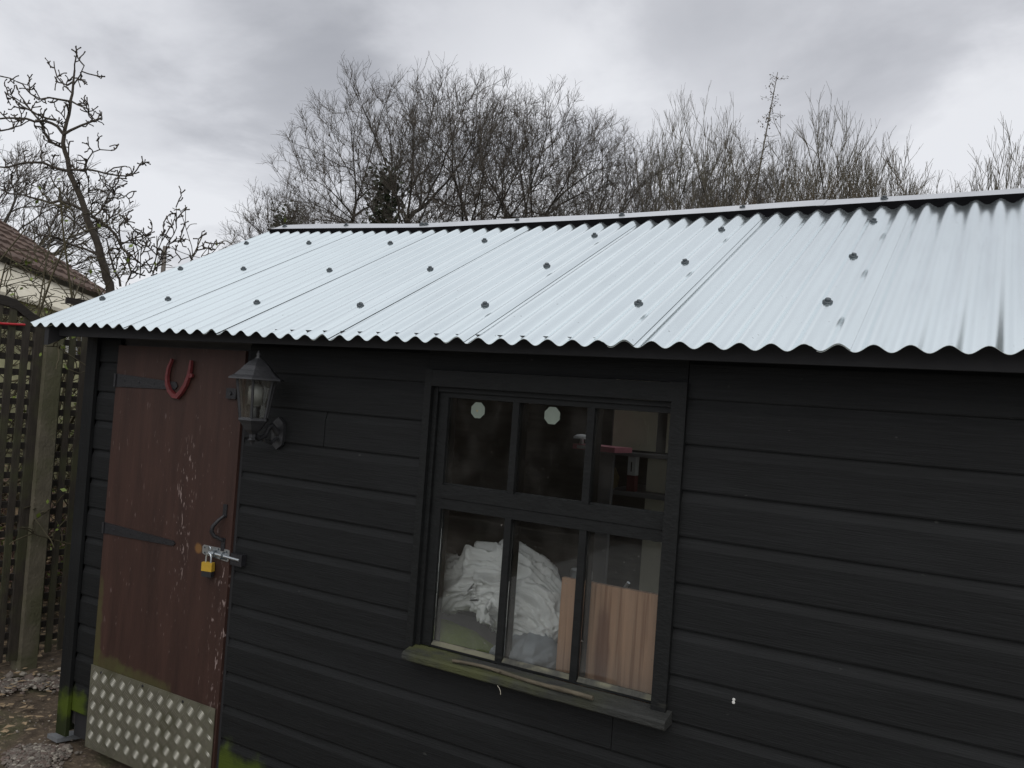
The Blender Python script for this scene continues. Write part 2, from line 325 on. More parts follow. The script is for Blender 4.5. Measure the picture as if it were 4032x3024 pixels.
def fast_mesh(name, V, F, mats, parent=None, origin=(0, 0, 0), smooth=True, **tags):
    """numpy arrays: V (n,3), F list of (m,k) arrays"""
    me = bpy.data.meshes.new(name); V = np.asarray(V, dtype=np.float32) - np.asarray(origin, dtype=np.float32)
    me.vertices.add(len(V)); me.vertices.foreach_set('co', V.ravel())
    loops = np.concatenate([f.ravel() for f in F]).astype(np.int32); tot = np.concatenate([np.full(len(f), f.shape[1]) for f in F]).astype(np.int32)
    st = np.concatenate([[0], np.cumsum(tot)[:-1]]).astype(np.int32)
    me.loops.add(len(loops)); me.loops.foreach_set('vertex_index', loops)
    me.polygons.add(len(tot)); me.polygons.foreach_set('loop_start', st)
    try: me.polygons.foreach_set('loop_total', tot)
    except Exception: pass
    me.polygons.foreach_set('use_smooth', np.full(len(tot), smooth))
    for m_ in (mats if isinstance(mats, (list, tuple)) else [mats]): me.materials.append(m_)
    me.update(calc_edges=True); me.validate()
    o = bpy.data.objects.new(name, me); link(o, parent)
    if parent is None: o.location = origin; ORG[o] = Vector(origin)
    for k, v in tags.items(): o[k] = v
    return o
def ray_dir(px, py):                 # viewing direction of a place read off the photograph (4032 x 3024)
    d = rt * ((px - 2016) / 3266.4) + up * (-(py - 1512) / 3266.4) + fw
    return np.array(d)
def at_range(px, py, dist):          # real position at a horizontal distance from where the photo was taken
    d = ray_dir(px, py); return CAMP + d * dist / np.hypot(d[0], d[1])
def pol(az, dist, z=0.0):
    return np.array([CAMP[0] - math.sin(R(az)) * dist, CAMP[1] + math.cos(R(az)) * dist, z])
rng = random.Random(5)

# ================================================================ SETTING
gx = [-300, -60, -20, -8] + list(np.arange(-3, 4.6, 0.1)) + [8, 20, 60, 300]
gy = [-300, -60, -20, -6] + list(np.arange(-3, 3.1, 0.1)) + [6, 20, 60, 300]
gv = []; 
for y in gy:
    for x in gx:
        near = 1 if (-3 < x < 4.5 and -3 < y < 3) else 0
        z = near * (mnoise.fractal(Vector((x * 2.2, y * 2.2, 0)), 0.9, 2.1, 4) * 0.018 - 0.004)
        gv.append((x, y, z))
nx = len(gx)
gf = [(j * nx + i, j * nx + i + 1, (j + 1) * nx + i + 1, (j + 1) * nx + i) for j in range(len(gy) - 1) for i in range(nx - 1)]
g = MB(); g.add(gv, gf, True); gr = g.build("ground", SOIL); gr['kind'] = 'structure'

pv = MB(); pv.box(-.25, 9, -6.9, -.75, -.05, .022); PAV = mat("pale_bounce_concrete", (0.42, 0.41, 0.38), 0.85, 0, 0.25, 6)
pvo = pv.build("bounce_patio", PAV); pvo['kind'] = 'structure'  # unseen pale paving, added to bounce light onto the wall and interior
# gravel, dead leaves: uncountable
def pebbles(name, spots, n, seed, smin, smax):
    r = np.random.default_rng(seed); ico = []
    phi = (1 + 5 ** .5) / 2
    base = np.array([(-1, phi, 0), (1, phi, 0), (-1, -phi, 0), (1, -phi, 0), (0, -1, phi), (0, 1, phi), (0, -1, -phi), (0, 1, -phi), (phi, 0, -1), (phi, 0, 1), (-phi, 0, -1), (-phi, 0, 1)]) / 1.9
    bf = np.array([(0, 11, 5), (0, 5, 1), (0, 1, 7), (0, 7, 10), (0, 10, 11), (1, 5, 9), (5, 11, 4), (11, 10, 2), (10, 7, 6), (7, 1, 8), (3, 9, 4), (3, 4, 2), (3, 2, 6), (3, 6, 8), (3, 8, 9), (4, 9, 5), (2, 4, 11), (6, 2, 10), (8, 6, 7), (9, 8, 1)])
    V = []; F = []
    for i in range(n):
        cx, cy, rx, ry = spots[r.integers(len(spots))]
        p = r.normal(0, 0.5, 2); x, y = cx + p[0] * rx, cy + p[1] * ry
        s = r.uniform(smin, smax) * (2.0 if r.random() < 0.06 else 1)
        sc = np.array([1, r.uniform(.55, .9), r.uniform(.35, .6)]) * s; a = r.uniform(0, 6.28)
        v = base * r.uniform(.8, 1.2, (12, 1)) * sc; c, q = math.cos(a), math.sin(a)
        v = np.stack([v[:, 0] * c - v[:, 1] * q + x, v[:, 0] * q + v[:, 1] * c + y, v[:, 2] + 0.006 + r.uniform(0, .012)], 1)
        F.append(bf + len(V) * 12); V.append(v)
    o = fast_mesh(name, np.concatenate(V), [np.concatenate(F)], STONE, smooth=False, kind='stuff')
    mi = np.repeat(r.choice([0, 0, 0, 1, 1, 2], n), 20).astype(np.int32); o.data.polygons.foreach_set('material_index', mi)
    return o
pebbles("gravel", [(-0.72, 0.52, 0.13, 0.11), (-0.62, 0.62, 0.12, 0.10), (-0.8, 0.40, 0.12, 0.1), (-0.55, 0.72, 0.18, 0.08), (-0.4, 0.75, 0.3, 0.1)], 1500, 3, 0.006, 0.016)
pebbles("gravel", [(0.12, 0.12, 0.09, 0.07), (0.06, 0.05, 0.09, 0.08), (0.2, 0.0, 0.12, 0.09)], 1100, 8, 0.005, 0.013)
pebbles("gravel", [(-0.3, 0.2, 0.9, 0.5), (0.3, -0.6, 1.2, 0.5), (-1.5, 0.6, 0.5, 1.0)], 900, 9, 0.003, 0.008)
rr = np.random.default_rng(4); V = []; F = []
for i in range(2600):
    x, y = (rr.uniform(-0.95, -0.1), rr.uniform(0.1, 1.4)) if i < 240 else (rr.uniform(-2.65, -1.05), rr.uniform(-.3, 2.8))
    a = rr.uniform(0, 6.28); s = rr.uniform(.012, .03); c, q = math.cos(a), math.sin(a); zb = 0.014 + rr.uniform(0, .008)
    pts = [(-1, 0, .2), (0, .5, .5 * rr.random()), (1, 0, .3 * rr.random()), (0, -.5, .4 * rr.random())]
    V += [(x + s * (px * c - py * q), y + s * (px * q + py * c), zb + s * pz) for px, py, pz in pts]; F.append([4 * i, 4 * i + 1, 4 * i + 2, 4 * i + 3])
fast_mesh("leaf_litter", np.array(V), [np.array(F)], LEAFB, smooth=False, kind='stuff')
mb = MB(); mb.prism([(-0.03, 0.195), (0.03, 0.30), (0.085, 0.285), (0.05, 0.19)], 'z', 0.012, 0.030)
tag(mb.build("slate_piece", SLATE), "flat broken slate lying at the foot of the shed corner", "slate")

# ================================================================ SHED
P = 0.076; TA = 0.632797 / 1.290356; A = math.atan(TA); CA, SA = math.cos(A), math.sin(A)
EI = np.array([-2, 0, 4, 8, 12, 16, 20, 24, 28, 32, 36, 40, 44, 47, 60]) * P
EZ = np.array([.007, .007, .0119, .0067, -.0033, -.003, -.0105, -.0055, -.005, -.0034, 0, .0014, .0065, .010, .012])
RI = np.array([-2, 0, 6, 13, 20, 27, 34, 41, 47, 60]) * P
RZ = np.array([.044, .042, .026, .006, .001, .001, .005, .011, .015, .024])
def roofz(x, y):                        # crest level of the sagging roof
    t = np.clip(y / 1.33, 0, 1.1)
    return y * TA + np.interp(x, EI, EZ) * (1 - t) + np.interp(x, RI, RZ) * t + Z0
AMP = 0.0092; YR = 1.385
shed = thing("garden_shed", "black weatherboarded garden shed with brown door and corrugated metal roof", "shed", (2.1, 1.4, 0))

def sheet_mesh(k):
    i0, i1 = 7 * k - 0.62, 7 * k + 7.36
    if k == 0: i0 = -1.02
    xs = np.linspace(i0, i1, 100) * P; ys = np.linspace(-0.004, 1.345, 22)
    X, Y = np.meshgrid(xs, ys); Zc = roofz(X, Y)
    w = np.cos(2 * np.pi * X / P)
    dent = np.array([[mnoise.noise(Vector((x * 2.2 + k * 9, y * 1.1, 2))) for x in xs] for y in ys]) * 0.0016
    Z = Zc - AMP + AMP * w + dent
    ph = X / P - 7 * k
    # left edge tucks under its neighbour, right edge lies over the next sheet
    lay = np.where(ph > 6.2, 0.0022, 0.0) + np.where(ph < 0.5, -0.0004, 0)
    Z = Z + lay
    if k == 6: Z = Z + 0.006 * np.exp(-((ph - 2) / 3) ** 2) * 0
    n = X.size; ny, nxx = X.shape
    T = np.stack([X.ravel(), Y.ravel(), Z.ravel()], 1); th = 0.0011
    B = T - np.array([0, -SA * th, CA * th])
    idx = np.arange(n).reshape(ny, nxx)
    q = np.stack([idx[:-1, :-1].ravel(), idx[:-1, 1:].ravel(), idx[1:, 1:].ravel(), idx[1:, :-1].ravel()], 1)
    qb = q[:, ::-1] + n
    rim = []
    def strip(l, flip):
        a, b = l[:-1], l[1:]; f = np.stack([a, a + n, b + n, b], 1); rim.append(f[:, ::-1] if flip else f)
    strip(idx[0], False); strip(idx[-1], True); nfr = sum(len(f) for f in rim); strip(idx[:, 0], True); strip(idx[:, -1], False)
    rim = np.concatenate(rim); VV = np.concatenate([T, B]); return np.concatenate([VV, VV]), q, qb, rim + len(VV), nfr
screw_me = None
def screw(parent, p, nrm=None):
    global screw_me
    if screw_me is None:
        s = MB(); s.lathe((0, 0, 0), [(.0130, -.004), (.0138, .0005), (.0135, .004), (.0085, .005)], 14)
        s.lathe((0, 0, 0), [(.0082, .005), (.0082, .0105), (.0068, .0116)], 6, smooth=False)
        screw_me = s.build("roof_screw_mesh", SCREW, shed); me = screw_me.data
        a = np.array([v.co for v in me.vertices]) + np.array(ORG[shed]); me.vertices.foreach_set('co', a.astype(np.float32).ravel()); me.update()
        bpy.data.objects.remove(screw_me); screw_me = me
    o = bpy.data.objects.new("roof_screw", screw_me); link(o, parent)
    o.location = Vector(p) - ORG[shed]; o.rotation_euler = (A + rng.uniform(-.08, .08), rng.uniform(-.08, .08), rng.uniform(0, 1)); return o
sheets = []
for k in range(8):
    V, q, qb, rim, nfr = sheet_mesh(k)
    o = fast_mesh("roof_sheet", V, [q, qb, rim], [ROOFM, UNDER], shed, ORG[shed])
    sm = np.concatenate([np.ones(len(q) + len(qb), bool), np.zeros(len(rim), bool)]); o.data.polygons.foreach_set('use_smooth', sm)
    o.data.polygons.foreach_set('material_index', np.concatenate([np.zeros(len(q)), np.ones(len(qb)), np.zeros(nfr), np.ones(len(rim) - nfr)]).astype(np.int32))
    sheets.append(o)
    si = {0: (0, 6)}.get(k, (7 * k + 6,))
    for i in si:
        for y in (0.266, 0.664, 1.062):
            yy = y + rng.uniform(-.006, .006); screw(o, (i * P, yy, roofz(i * P, yy)))
# far slope (copies of the near sheets turned about the ridge)
for k in range(8):
    if k in (2, 3, 4, 5, 6): continue
    o = bpy.data.objects.new("roof_sheet", sheets[7 - k].data); link(o, shed); o.rotation_euler = (0, 0, math.pi)
    c = 53.7 * P / 2
    # world p -> (2c - x, 2*YR - y)
    o.location = Vector((2 * c - 2 * ORG[shed][0], 2 * YR - 2 * ORG[shed][1], 0))
RL = glass("clear_corrugated_plastic", (0.92, 0.93, 0.93), 0.04)  # clear sheets added on the unseen far slope to brighten the interior
for k in (1, 2, 3, 4, 5):
    V, q, qb, rim, nfr = sheet_mesh(k); V = V[:len(V) // 4]; V = np.stack([2 * c - V[:, 0], 2 * YR - V[:, 1], V[:, 2]], 1)
    fast_mesh("added_clear_sheet", V, [q], RL, shed, ORG[shed])
# ridge capping in lengths, with screws
def cap(x0, x1, lift):
    xs = np.linspace(x0, x1, 24); V = []; F = []
    prof = [(1.288, .0035), (1.292, .006), (1.330, .0245), (1.368, .043), (1.380, .0475), (1.390, .0475), (1.402, .043), (1.478, .006), (1.482, .0035)]
    for x in xs:
        zb = float(roofz(x, 1.29)) + .0075 + lift + 0.0022 * math.sin(x * 5.1)
        for t in (0, -.0012):
            V += [(x, y, zb + h + t) for y, h in prof]
    n = len(prof); m = 2 * n
    for i in range(len(xs) - 1):
        for j in range(n - 1):
            a = i * m + j; b = a + m
            F.append((a, b, b + 1, a + 1)); F.append((a + n, a + n + 1, b + n + 1, b + n))
        a = i * m; b = a + m
        F.append((a, a + n, b + n, b)); F.append((a + n - 1, b + n - 1, b + m - 1, a + m - 1))
    mb = MB(); mb.add(V, F, False)
    for e in (0, (len(xs) - 1) * m): mb.add([V[e + j] for j in range(m)], [(j, j + 1, j + 1 + n, j + n) for j in range(n - 1)])
    return mb.build("ridge_cap", CAPM, shed)
mb = MB(); V = []; xs = np.linspace(-.07, 4.26, 90)
for x in xs:
    zb = float(roofz(x, 1.297)); V += [(x, 1.281, zb - .03), (x, 1.335, zb - .004), (x, 1.335, zb + .018), (x, 1.287, zb + .0085)]
mb.add(V, [(i * 4 + j, i * 4 + (j + 1) % 4, (i + 1) * 4 + (j + 1) % 4, (i + 1) * 4 + j) for i in range(89) for j in range(4)]); mb.build("foam_shade_filler", FOAM, shed)  # foam strip, black and set proud to deepen the shade under the cap
caps = [cap(-0.062, 0.985, 0.0), cap(0.95, 2.905, 0.0022), cap(2.88, 4.27, 0.0)]
for i in (0, 6, 13, 20, 27, 34, 41, 48, 55):
    x = i * P; cp = caps[0] if x < .95 else (caps[1] if x < 2.89 else caps[2])
    screw(cp, (x, 1.332, float(roofz(x, 1.29)) + 0.0345))
screw(caps[1], (0.962, 1.33, float(roofz(0.962, 1.29)) + 0.0345))

# roof timbers
XR = 4.16                                    # right-hand end of the shed
mb = MB(); mb.box(0.02, XR + .06, 0.055, 0.078, Z0 - 0.044, Z0 + 0.008); mb.build("fascia", UNDER, shed)
for x in (0.012, XR + 0.03):
    mb = MB()
    for s in (0, 1):
        y0, y1 = (0.01, YR) if s == 0 else (2 * YR - 0.01, YR)
        f = lambda y: (y if y <= YR else 2 * YR - y)
        mb.prism([(y0, float(roofz(x, f(y0))) - .10), (y1, float(roofz(x, YR)) - .115), (y1, float(roofz(x, YR)) - .028), (y0, float(roofz(x, f(y0))) - .028)], 'x', x, x + .03)
    mb.build("barge_board", UNDER, shed)
for x in np.arange(0.5, 4.1, 0.6):
    mb = MB(); mb.prism([(0.24, Z0 - .02), (YR, Z0 + YR * TA - .13), (2 * YR - .24, Z0 - .02), (2 * YR - .24, Z0 + .05), (YR, Z0 + YR * TA - .055), (.24, Z0 + .05)], 'x', x, x + .04); mb.build("rafter", UNDER, shed)
for y in (0.266, .664, 1.062):
    for yy in (y, 2 * YR - y):
        mb = MB(); z = float(roofz(2, y)); mb.box(0.05, XR, yy - .022, yy + .022, z - .085, z - .046); mb.build("purlin", UNDER, shed)

# weatherboards (shiplap profile) - each board a part
YB = 2 * YR - 0.2
PITCHB = 0.1266; LINES = [Z0 - 0.143 - PITCHB * k for k in range(-1, 13)]   # shadow lines, top down
def board(x0, x1, zb, zt, jit=True):
    h = zt - zb; d = rng.uniform(-.0012, .0012) if jit else 0
    y = 0.2 + d
    t = rng.uniform(-.0015, .0015)
    nseg = max(1, int((x1 - x0) / .3)); mb = MB()
    prof = [(y, zb + .0015), (y - .0012, zb + .005), (y - .0012, zt - .030), (y + .0025, zt - .020), (y + .0075, zt - .005), (y + .0075, zt + .006), (y + .017, zt + .006), (y + .017, zb + .0015)]
    n = len(prof); V = []
    for i in range(nseg + 1):
        x = x0 + (x1 - x0) * i / nseg
        dz = mnoise.noise(Vector((x * 1.3, zb * 7, 0))) * .0022 + t * (i / nseg - .5); dy = mnoise.noise(Vector((x * 1.7, zb * 5, 4))) * .0014
        V += [(x, a + dy, b + dz) for a, b in prof]
    F = [(i * n + j, i * n + (j + 1) % n, (i + 1) * n + (j + 1) % n, (i + 1) * n + j) for i in range(nseg) for j in range(n)]
    mb.add(V, [f[::-1] for f in F]); mb.add(V, [tuple(range(n)), tuple(range(nseg * n, nseg * n + n))[::-1]])
    return mb.build("weatherboard", BLACK, shed)
DX0, DX1 = 0.262, 1.036          # door
WX0, WX1 = 1.888, 2.778          # window casing
WZT, WZB = Z0 - 0.127, Z0 - 1.030
for k in range(len(LINES)):
    zb = LINES[k]; zt = LINES[k] + PITCHB
    if zb < 0.055: zb = 0.062
    if zt > Z0 + .03: zt = Z0 + .03
    if zt - zb < .04: continue
    board(0.122, DX0 - .006, zb, zt)
    if k == 0:                   # above door and window
        board(DX0 - .004, XR - .06, max(zb, Z0 - .06), zt + .04); continue
    full = zt <= WZB + .0305
    if full:
        board(DX1 + .014, 2.62, zb, zt) if k % 2 else board(DX1 + .014, XR - .06, zb, zt)
        if k % 2: board(2.6225, XR - .06, zb, zt)
    else:
        if k == 3:
            board(DX1 + .014, 1.452, zb, zt); board(1.4545, WX0 + .002, zb, zt)
        else: board(DX1 + .014, WX0 + .002, zb, zt)
        board(WX1 - .002, XR - .06, zb, zt)
# top board strip between first line and soffit over the window sides is part of row 0/1; a plain frieze behind the fascia
mb = MB(); mb.box(0.07, XR, 0.205, 0.222, Z0 - .03, Z0 + .075); mb.build("frieze_board", UNDER, shed)
def corner(x0, x1, y0, y1):
    mb = MB(); mb.box(x0, x1, y0, y1, 0.06, Z0 + .03); return mb.build("corner_board", BLACKV, shed)
corner(0.064, 0.122, 0.181, 0.197); corner(0.050, 0.0635, 0.181, 0.25); corner(XR - .06, XR, 0.181, 0.197); corner(XR + .0005, XR + .014, .181, .25)
# gable ends and back wall: boards too (seen only from the side)
def gable(x, sgn):
    for k in range(22):
        zb = 0.065 + k * PITCHB; zt = min(zb + PITCHB - .003, Z0 + 0.62)
        if zb > Z0 + .56: break
        ins = max(0.0, (zt - Z0 + .0) / TA - 0.2) if zt > Z0 + .06 else 0
        ya, yb = 0.2 + ins + .001, YB - ins - .001
        if yb - ya < .1: break
        spans = [(ya, yb)]
        if sgn < 0 and zt > .93 and zb < 1.74: spans = [(ya, .62), (2.22, yb)]
        for ya, yb in spans:
          mb = MB(); mb.add([(x, ya, zb), (x, yb, zb), (x + sgn * .004, yb, zt), (x + sgn * .004, ya, zt), (x + sgn * .016, ya, zb), (x + sgn * .016, yb, zb), (x + sgn * .016, yb, zt), (x + sgn * .016, ya, zt)],
                          [(0, 1, 2, 3), (4, 7, 6, 5), (0, 3, 7, 4), (1, 5, 6, 2), (3, 2, 6, 7), (0, 4, 5, 1)]); mb.build("weatherboard", BLACK, shed)
gable(0.066, 1); gable(XR, -1)
mb = MB(); zA, zB = 0.955, 1.845  # unseen gable window, added to let daylight in onto the cupboards
mb.box(XR - .03, XR + .012, .6, .66, zA - .05, zB); mb.box(XR - .03, XR + .012, 2.18, 2.24, zA - .05, zB); mb.box(XR - .03, XR + .012, .6605, 2.1795, zB - .05, zB); mb.box(XR - .03, XR + .012, .6605, 2.1795, zA - .05, zA)
added_gable_window = mb.build("window", FRAME, shed)
mb = MB(); mb.box(XR - .012, XR - .009, .6607, 2.1793, zA + .0002, zB - .0502); mb.build("pane", GLASS, added_gable_window)
mb = MB(); mb.box(XR - .025, XR - .0125, 1.405, 1.435, zA + .0004, zB - .0504); mb.build("glazing_bar", FRAME, added_gable_window)
for k in range(14):
    zb = 0.065 + k * PITCHB
    mb = MB(); mb.box(.09, XR - .02, YB - .016 + .001 * (k % 2), YB, zb, min(zb + PITCHB - .003, Z0 + .02)); mb.build("weatherboard", BLACK, shed)
# inner lining and floor
mb = MB(); mb.box(.085, .095, .23, YB - .02, .1, Z0 - .01); mb.box(XR - .045, XR - .033, .23, .598, .1, Z0 - .01); mb.box(XR - .045, XR - .033, 2.242, YB - .02, .1, Z0 - .01); mb.box(XR - .045, XR - .033, .5985, 2.2415, .1, .90); mb.box(.096, XR - .046, YB - .03, YB - .02, .1, Z0 - .01)
mb.box(.096, WX0 - .01, .226, .236, .1, Z0 - .01); mb.box(WX1 + .01, XR - .046, .226, .236, .1, Z0 - .01); mb.box(WX0 - .009, WX1 + .009, .226, .236, .1, WZB - .01); mb.build("lining", INNER, shed)
mb = MB(); mb.box(.07, XR, .245, YB - .017, .06, .095); mb.build("shed_floor", PAV, shed)  # unseen floor, kept pale to bounce daylight up onto the cupboards
for y in (.35, 1.3, 2.3):
    mb = MB(); mb.box(.1, XR - .1, y, y + .08, -.01, .058); mb.build("bearer", UNDER, shed)

mb = MB(); mb.box(.123, XR - .061, .2185, .2255, .058, .21); mb.build('skirting', UNDER, shed)
# ---- door
door = MB()
door.box(DX0, DX1, 0.188, 0.2135, 0.062, Z0 - 0.066)
door = door.build("door", DOOR, shed)
mb = MB(); mb.box(DX0 - .0055, DX0 - .0005, .2, .225, .06, Z0 - .06); mb.box(DX1 + .0005, DX1 + .0135, .2, .225, .06, Z0 - .06); mb.build("door_jamb", UNDER, shed)
def strap(z0, z1, slope, length, h0, h1):
    mb = MB(); x0 = DX0 + .006
    mb.add([(x0, .1875, z0 - h0 / 2), (x0 + length, .1875, z1 - h1 / 2), (x0 + length + .012, .1875, z1), (x0 + length, .1875, z1 + h1 / 2), (x0, .1875, z0 + h0 / 2),
            (x0, .183, z0 - h0 / 2), (x0 + length, .183, z1 - h1 / 2), (x0 + length + .012, .183, z1), (x0 + length, .183, z1 + h1 / 2), (x0, .183, z0 + h0 / 2)],
           [(5, 6, 7, 8, 9), (0, 1, 6, 5), (1, 2, 7, 6), (2, 3, 8, 7), (3, 4, 9, 8), (4, 0, 5, 9)])
    mb.lathe((x0 - .003, .181, z0), [(.006, -h0 / 2), (.006, h0 / 2)], 10)
    for t in (.15, .4, .65, .9): mb.lathe((x0 + length * t, .183, z0 + (z1 - z0) * t), [(.0045, 0), (.004, -.0015)], 8, axis='y')
    return mb.build("strap_hinge", IRON, door)
strap(Z0 - .216, Z0 - .220, 0, .385, .056, .03); strap(Z0 - .846, Z0 - .847, 0, .445, .046, .02)
mb = MB(); hz = Z0
mb.box(.983, 1.003, .184, .188, hz - .705, hz - .657); mb.box(.986, 1.006, .184, .188, hz - .835, hz - .785)
mb.tube([(.994, .183, hz - .70), (.985, .166, hz - .716), (.972, .152, hz - .74), (.968, .15, hz - .76), (.976, .158, hz - .778), (.99, .172, hz - .787), (.996, .183, hz - .795)], [.006, .007, .008, .0085, .008, .007, .006], 8)
mb.build("pull_handle", IRON, door)
# bolt: plate, rod, staples
bolt = MB()
pl = [(.885, hz - .862), (1.034, hz - .871), (1.035, hz - .826), (.885, hz - .826)]
ch = .006
poly = []
for (x, z), (sx, sz) in zip(pl, ((1, 1), (-1, 1), (-1, -1), (1, -1))): poly += [(x + sx * ch, z), (x, z + sz * ch)] if (sx * sz) < 0 else [(x, z + sz * ch), (x + sx * ch, z)]
bolt.prism(poly, 'y', .1850, .1878)
bolt = bolt.build("bolt_plate", ZINC, door)
def sub(name, mb, m): return mb.build(name, m, door)
mb = MB(); mb.tube([(.935, .177, hz - .848), (1.10, .177, hz - .853)], .0055, 10)
mb.tube([(.949, .177, hz - .846), (.949, .168, hz - .838), (.953, .166, hz - .826), (.945, .166, hz - .822), (.938, .17, hz - .83), (.938, .177, hz - .846)], .0035, 8)
mb.build("bolt_rod", ZINC, door)
for x in (.965, 1.01):
    mb = MB(); mb.tube([(x, .186, hz - .862), (x, .174, hz - .861), (x, .1695, hz - .85), (x, .174, hz - .839), (x, .186, hz - .838)], .003, 6); mb.build("bolt_staple", SCREW, door)
for x, z in ((.898, hz - .835), (.9, hz - .855), (.975, hz - .831), (1.02, hz - .834), (1.02, hz - .863), (.99, hz - .864)):
    mb = MB(); mb.lathe((x, .185, z), [(.0042, 0), (.0035, -.0018)], 8, axis='y'); mb.build("screw_head", SCREW, door)
mb = MB(); mb.box(1.052, 1.112, .176, .1985, hz - .876, hz - .832); mb.build("bolt_keeper", IRON, shed)
mb = MB(); mb.box(.958, 1.012, .176, .1878, hz - .252, hz - .212); mb.lathe((.985, .176, hz - .232), [(.008, 0), (.006, -.006)], 10, axis='y'); mb.build("turn_button", IRON, door)
# kick plate with raised five-bar tread
mb = MB(); KX0, KX1, KZ0, KZ1 = 0.259, 1.026, 0.057, Z0 - 1.427
mb.box(KX0, KX1, .1825, .1856, KZ0, KZ1)
c = .060; a = R(33)
for j in range(7):
    for i in range(14):
        for q in (0, 1):
            cx = KX0 + .004 + c * i + (.03 if q else 0); cz = KZ1 - .012 - .062 * j - (.031 if q else 0)
            ang = a if q == 0 else a + R(90)
            dx, dz = math.sin(ang), math.cos(ang); sx, sz = dz, -dx
            for b in range(-2, 3):
                o_ = b * .0074; hl = .0205 - abs(b) * .0014; w = .0014
                px, pz = cx + sx * o_, cz + sz * o_
                e0 = (px - dx * hl, pz - dz * hl); e1 = (px + dx * hl, pz + dz * hl)
                if min(e0[0], e1[0], px) < KX0 + .001 or max(e0[0], e1[0]) > KX1 - .001 or min(e0[1], e1[1]) < KZ0 + .001 or max(e0[1], e1[1]) > KZ1 - .001: continue
                yb, yt = .1826, .1806
                m1 = (px - dx * hl * .7, pz - dz * hl * .7); m2 = (px + dx * hl * .7, pz + dz * hl * .7)
                mb.add([(e0[0], yb, e0[1]), (px - sx * w * 1.6, yb, pz - sz * w * 1.6), (e1[0], yb, e1[1]), (px + sx * w * 1.6, yb, pz + sz * w * 1.6),
                        (m1[0], yt, m1[1]), (px - sx * w * .5, yt - .0004, pz - sz * w * .5), (m2[0], yt, m2[1]), (px + sx * w * .5, yt - .0004, pz + sz * w * .5)],
                       [(0, 1, 5, 4), (1, 2, 6, 5), (2, 3, 7, 6), (3, 0, 4, 7), (4, 5, 6, 7)], True, 1)
for x, z in ((.60, KZ1 - .012), (.845, KZ1 - .016), (.33, KZ1 - .02)): mb.lathe((x, .1825, z), [(.006, 0), (.005, -.002)], 8, axis='y', mi=2)
mb.build("kick_plate", [PLATE, TREAD, IRON], door)

mb = MB(); mb.box(WX0 + .004, WX1 - .004, .196, .21, WZT + .0285, Z0 + .05); mb.build('weatherboard', BLACK, shed)
# ---- window
win = MB()
# casing boards
win.box(WX0, 1.9155, .183, .205, WZB + .02, WZT + .028); win.box(2.735, WX1, .183, .205, WZB + .02, WZT + .028); win.box(1.9157, 2.7348, .1835, .205, WZT - .026, WZT + .027)
window = win.build("window", FRAME, shed)
def wpart(name, boxes, m=FRAME):
    mb = MB()
    for b in boxes: mb.box(*b)
    return mb.build(name, m, window)
ZU1, ZU0, ZL1, ZL0 = Z0 - .187, Z0 - .472, Z0 - .55, Z0 - .993
wpart("window_frame", [(1.9157, 1.932, .2, .275, WZB + .0305, WZT - .0265), (2.7365, 2.772, .2055, .275, WZB + .0305, WZT - .03), (1.9322, 2.7363, .202, .275, ZU1 + .018, WZT - .0265)])
wpart("sash", [(1.9325, 1.968, .212, .262, WZB + .0305, ZU1 + .0175), (2.7295, 2.7362, .2105, .262, WZB + .0305, ZU1 + .0175), (1.9682, 2.7293, .212, .262, ZU1, ZU1 + .0175)])
wpart("transom", [(1.9682, 2.7293, .207, .268, ZL1 + .035, ZU0), (1.9682, 2.7293, .2105, .264, ZL1, ZL1 + .0335)])
wpart("bottom_rail", [(1.9682, 2.7293, .2095, .264, WZB + .0305, ZL0)])
BX = [(2.213, 2.236), (2.470, 2.493)]
for x0, x1 in BX:
    for z0, z1 in ((ZL0 + .0003, ZL1 - .0003), (ZU0 + .0003, ZU1 - .0003)):
        wpart("glazing_bar", [(x0, x1, .2098, .222, z0, z1), (x0 + .005, x1 - .001, .2222, .275, z0, z1)])
XS = [(1.9685, 2.2127), (2.2363, 2.4697), (2.4933, 2.729)]
for x0, x1 in XS:
    for z0, z1 in ((ZL0, ZL1), (ZU0, ZU1)):
        mb = MB(); mb.box(x0 + .0002, x1 - .0002, .2232, .2262, z0 + .0002, z1 - .0002); mb.build("pane", GLASS, window)
    mb = MB(); mb.prism([(.2105, ZL0 + .0004), (.2228, ZL0 + .0004), (.2228, ZL0 + .013)], 'x', x0 + .001, x1 - .001); mb.build("glazing_bead", BEAD, window)
    mb = MB(); mb.prism([(.2115, ZU0 + .0004), (.2228, ZU0 + .0004), (.2228, ZU0 + .006)], 'x', x0 + .001, x1 - .001); mb.build("glazing_bead", FRAME, window)
mb = MB(); sx0, sx1 = 1.906, 2.792; V = []; n = 14
for i in range(n + 1):
    x = sx0 + (sx1 - sx0) * i / n; w = mnoise.noise(Vector((x * 9, 1, 1))) * .002
    V += [(x, .207, Z0 - 1.038), (x, .146 + w, Z0 - 1.040 + w), (x, .142 + w, Z0 - 1.036), (x, .142 + w, Z0 - 1.020 + w), (x, .148, Z0 - 1.014 + w * .5), (x, .207, Z0 - 1.0005)]
mb.add(V, [(i * 6 + j, (i + 1) * 6 + j, (i + 1) * 6 + (j + 1) % 6, i * 6 + (j + 1) % 6) for i in range(n) for j in range(6)]); mb.add(V, [tuple(range(6)), tuple(range(n * 6, n * 6 + 6))[::-1]])
mb.build("window_sill", SILL, window)
mb = MB(); mb.lathe((2.957, .1982, Z0 - .930), [(.0042, 0), (.003, -.0015)], 9, axis='y'); mb.lathe((2.9565, .1982, Z0 - .9375), [(.0044, 0), (.003, -.0015)], 9, axis='y'); mb.build("white_splash", WHITEFLECK, shed)

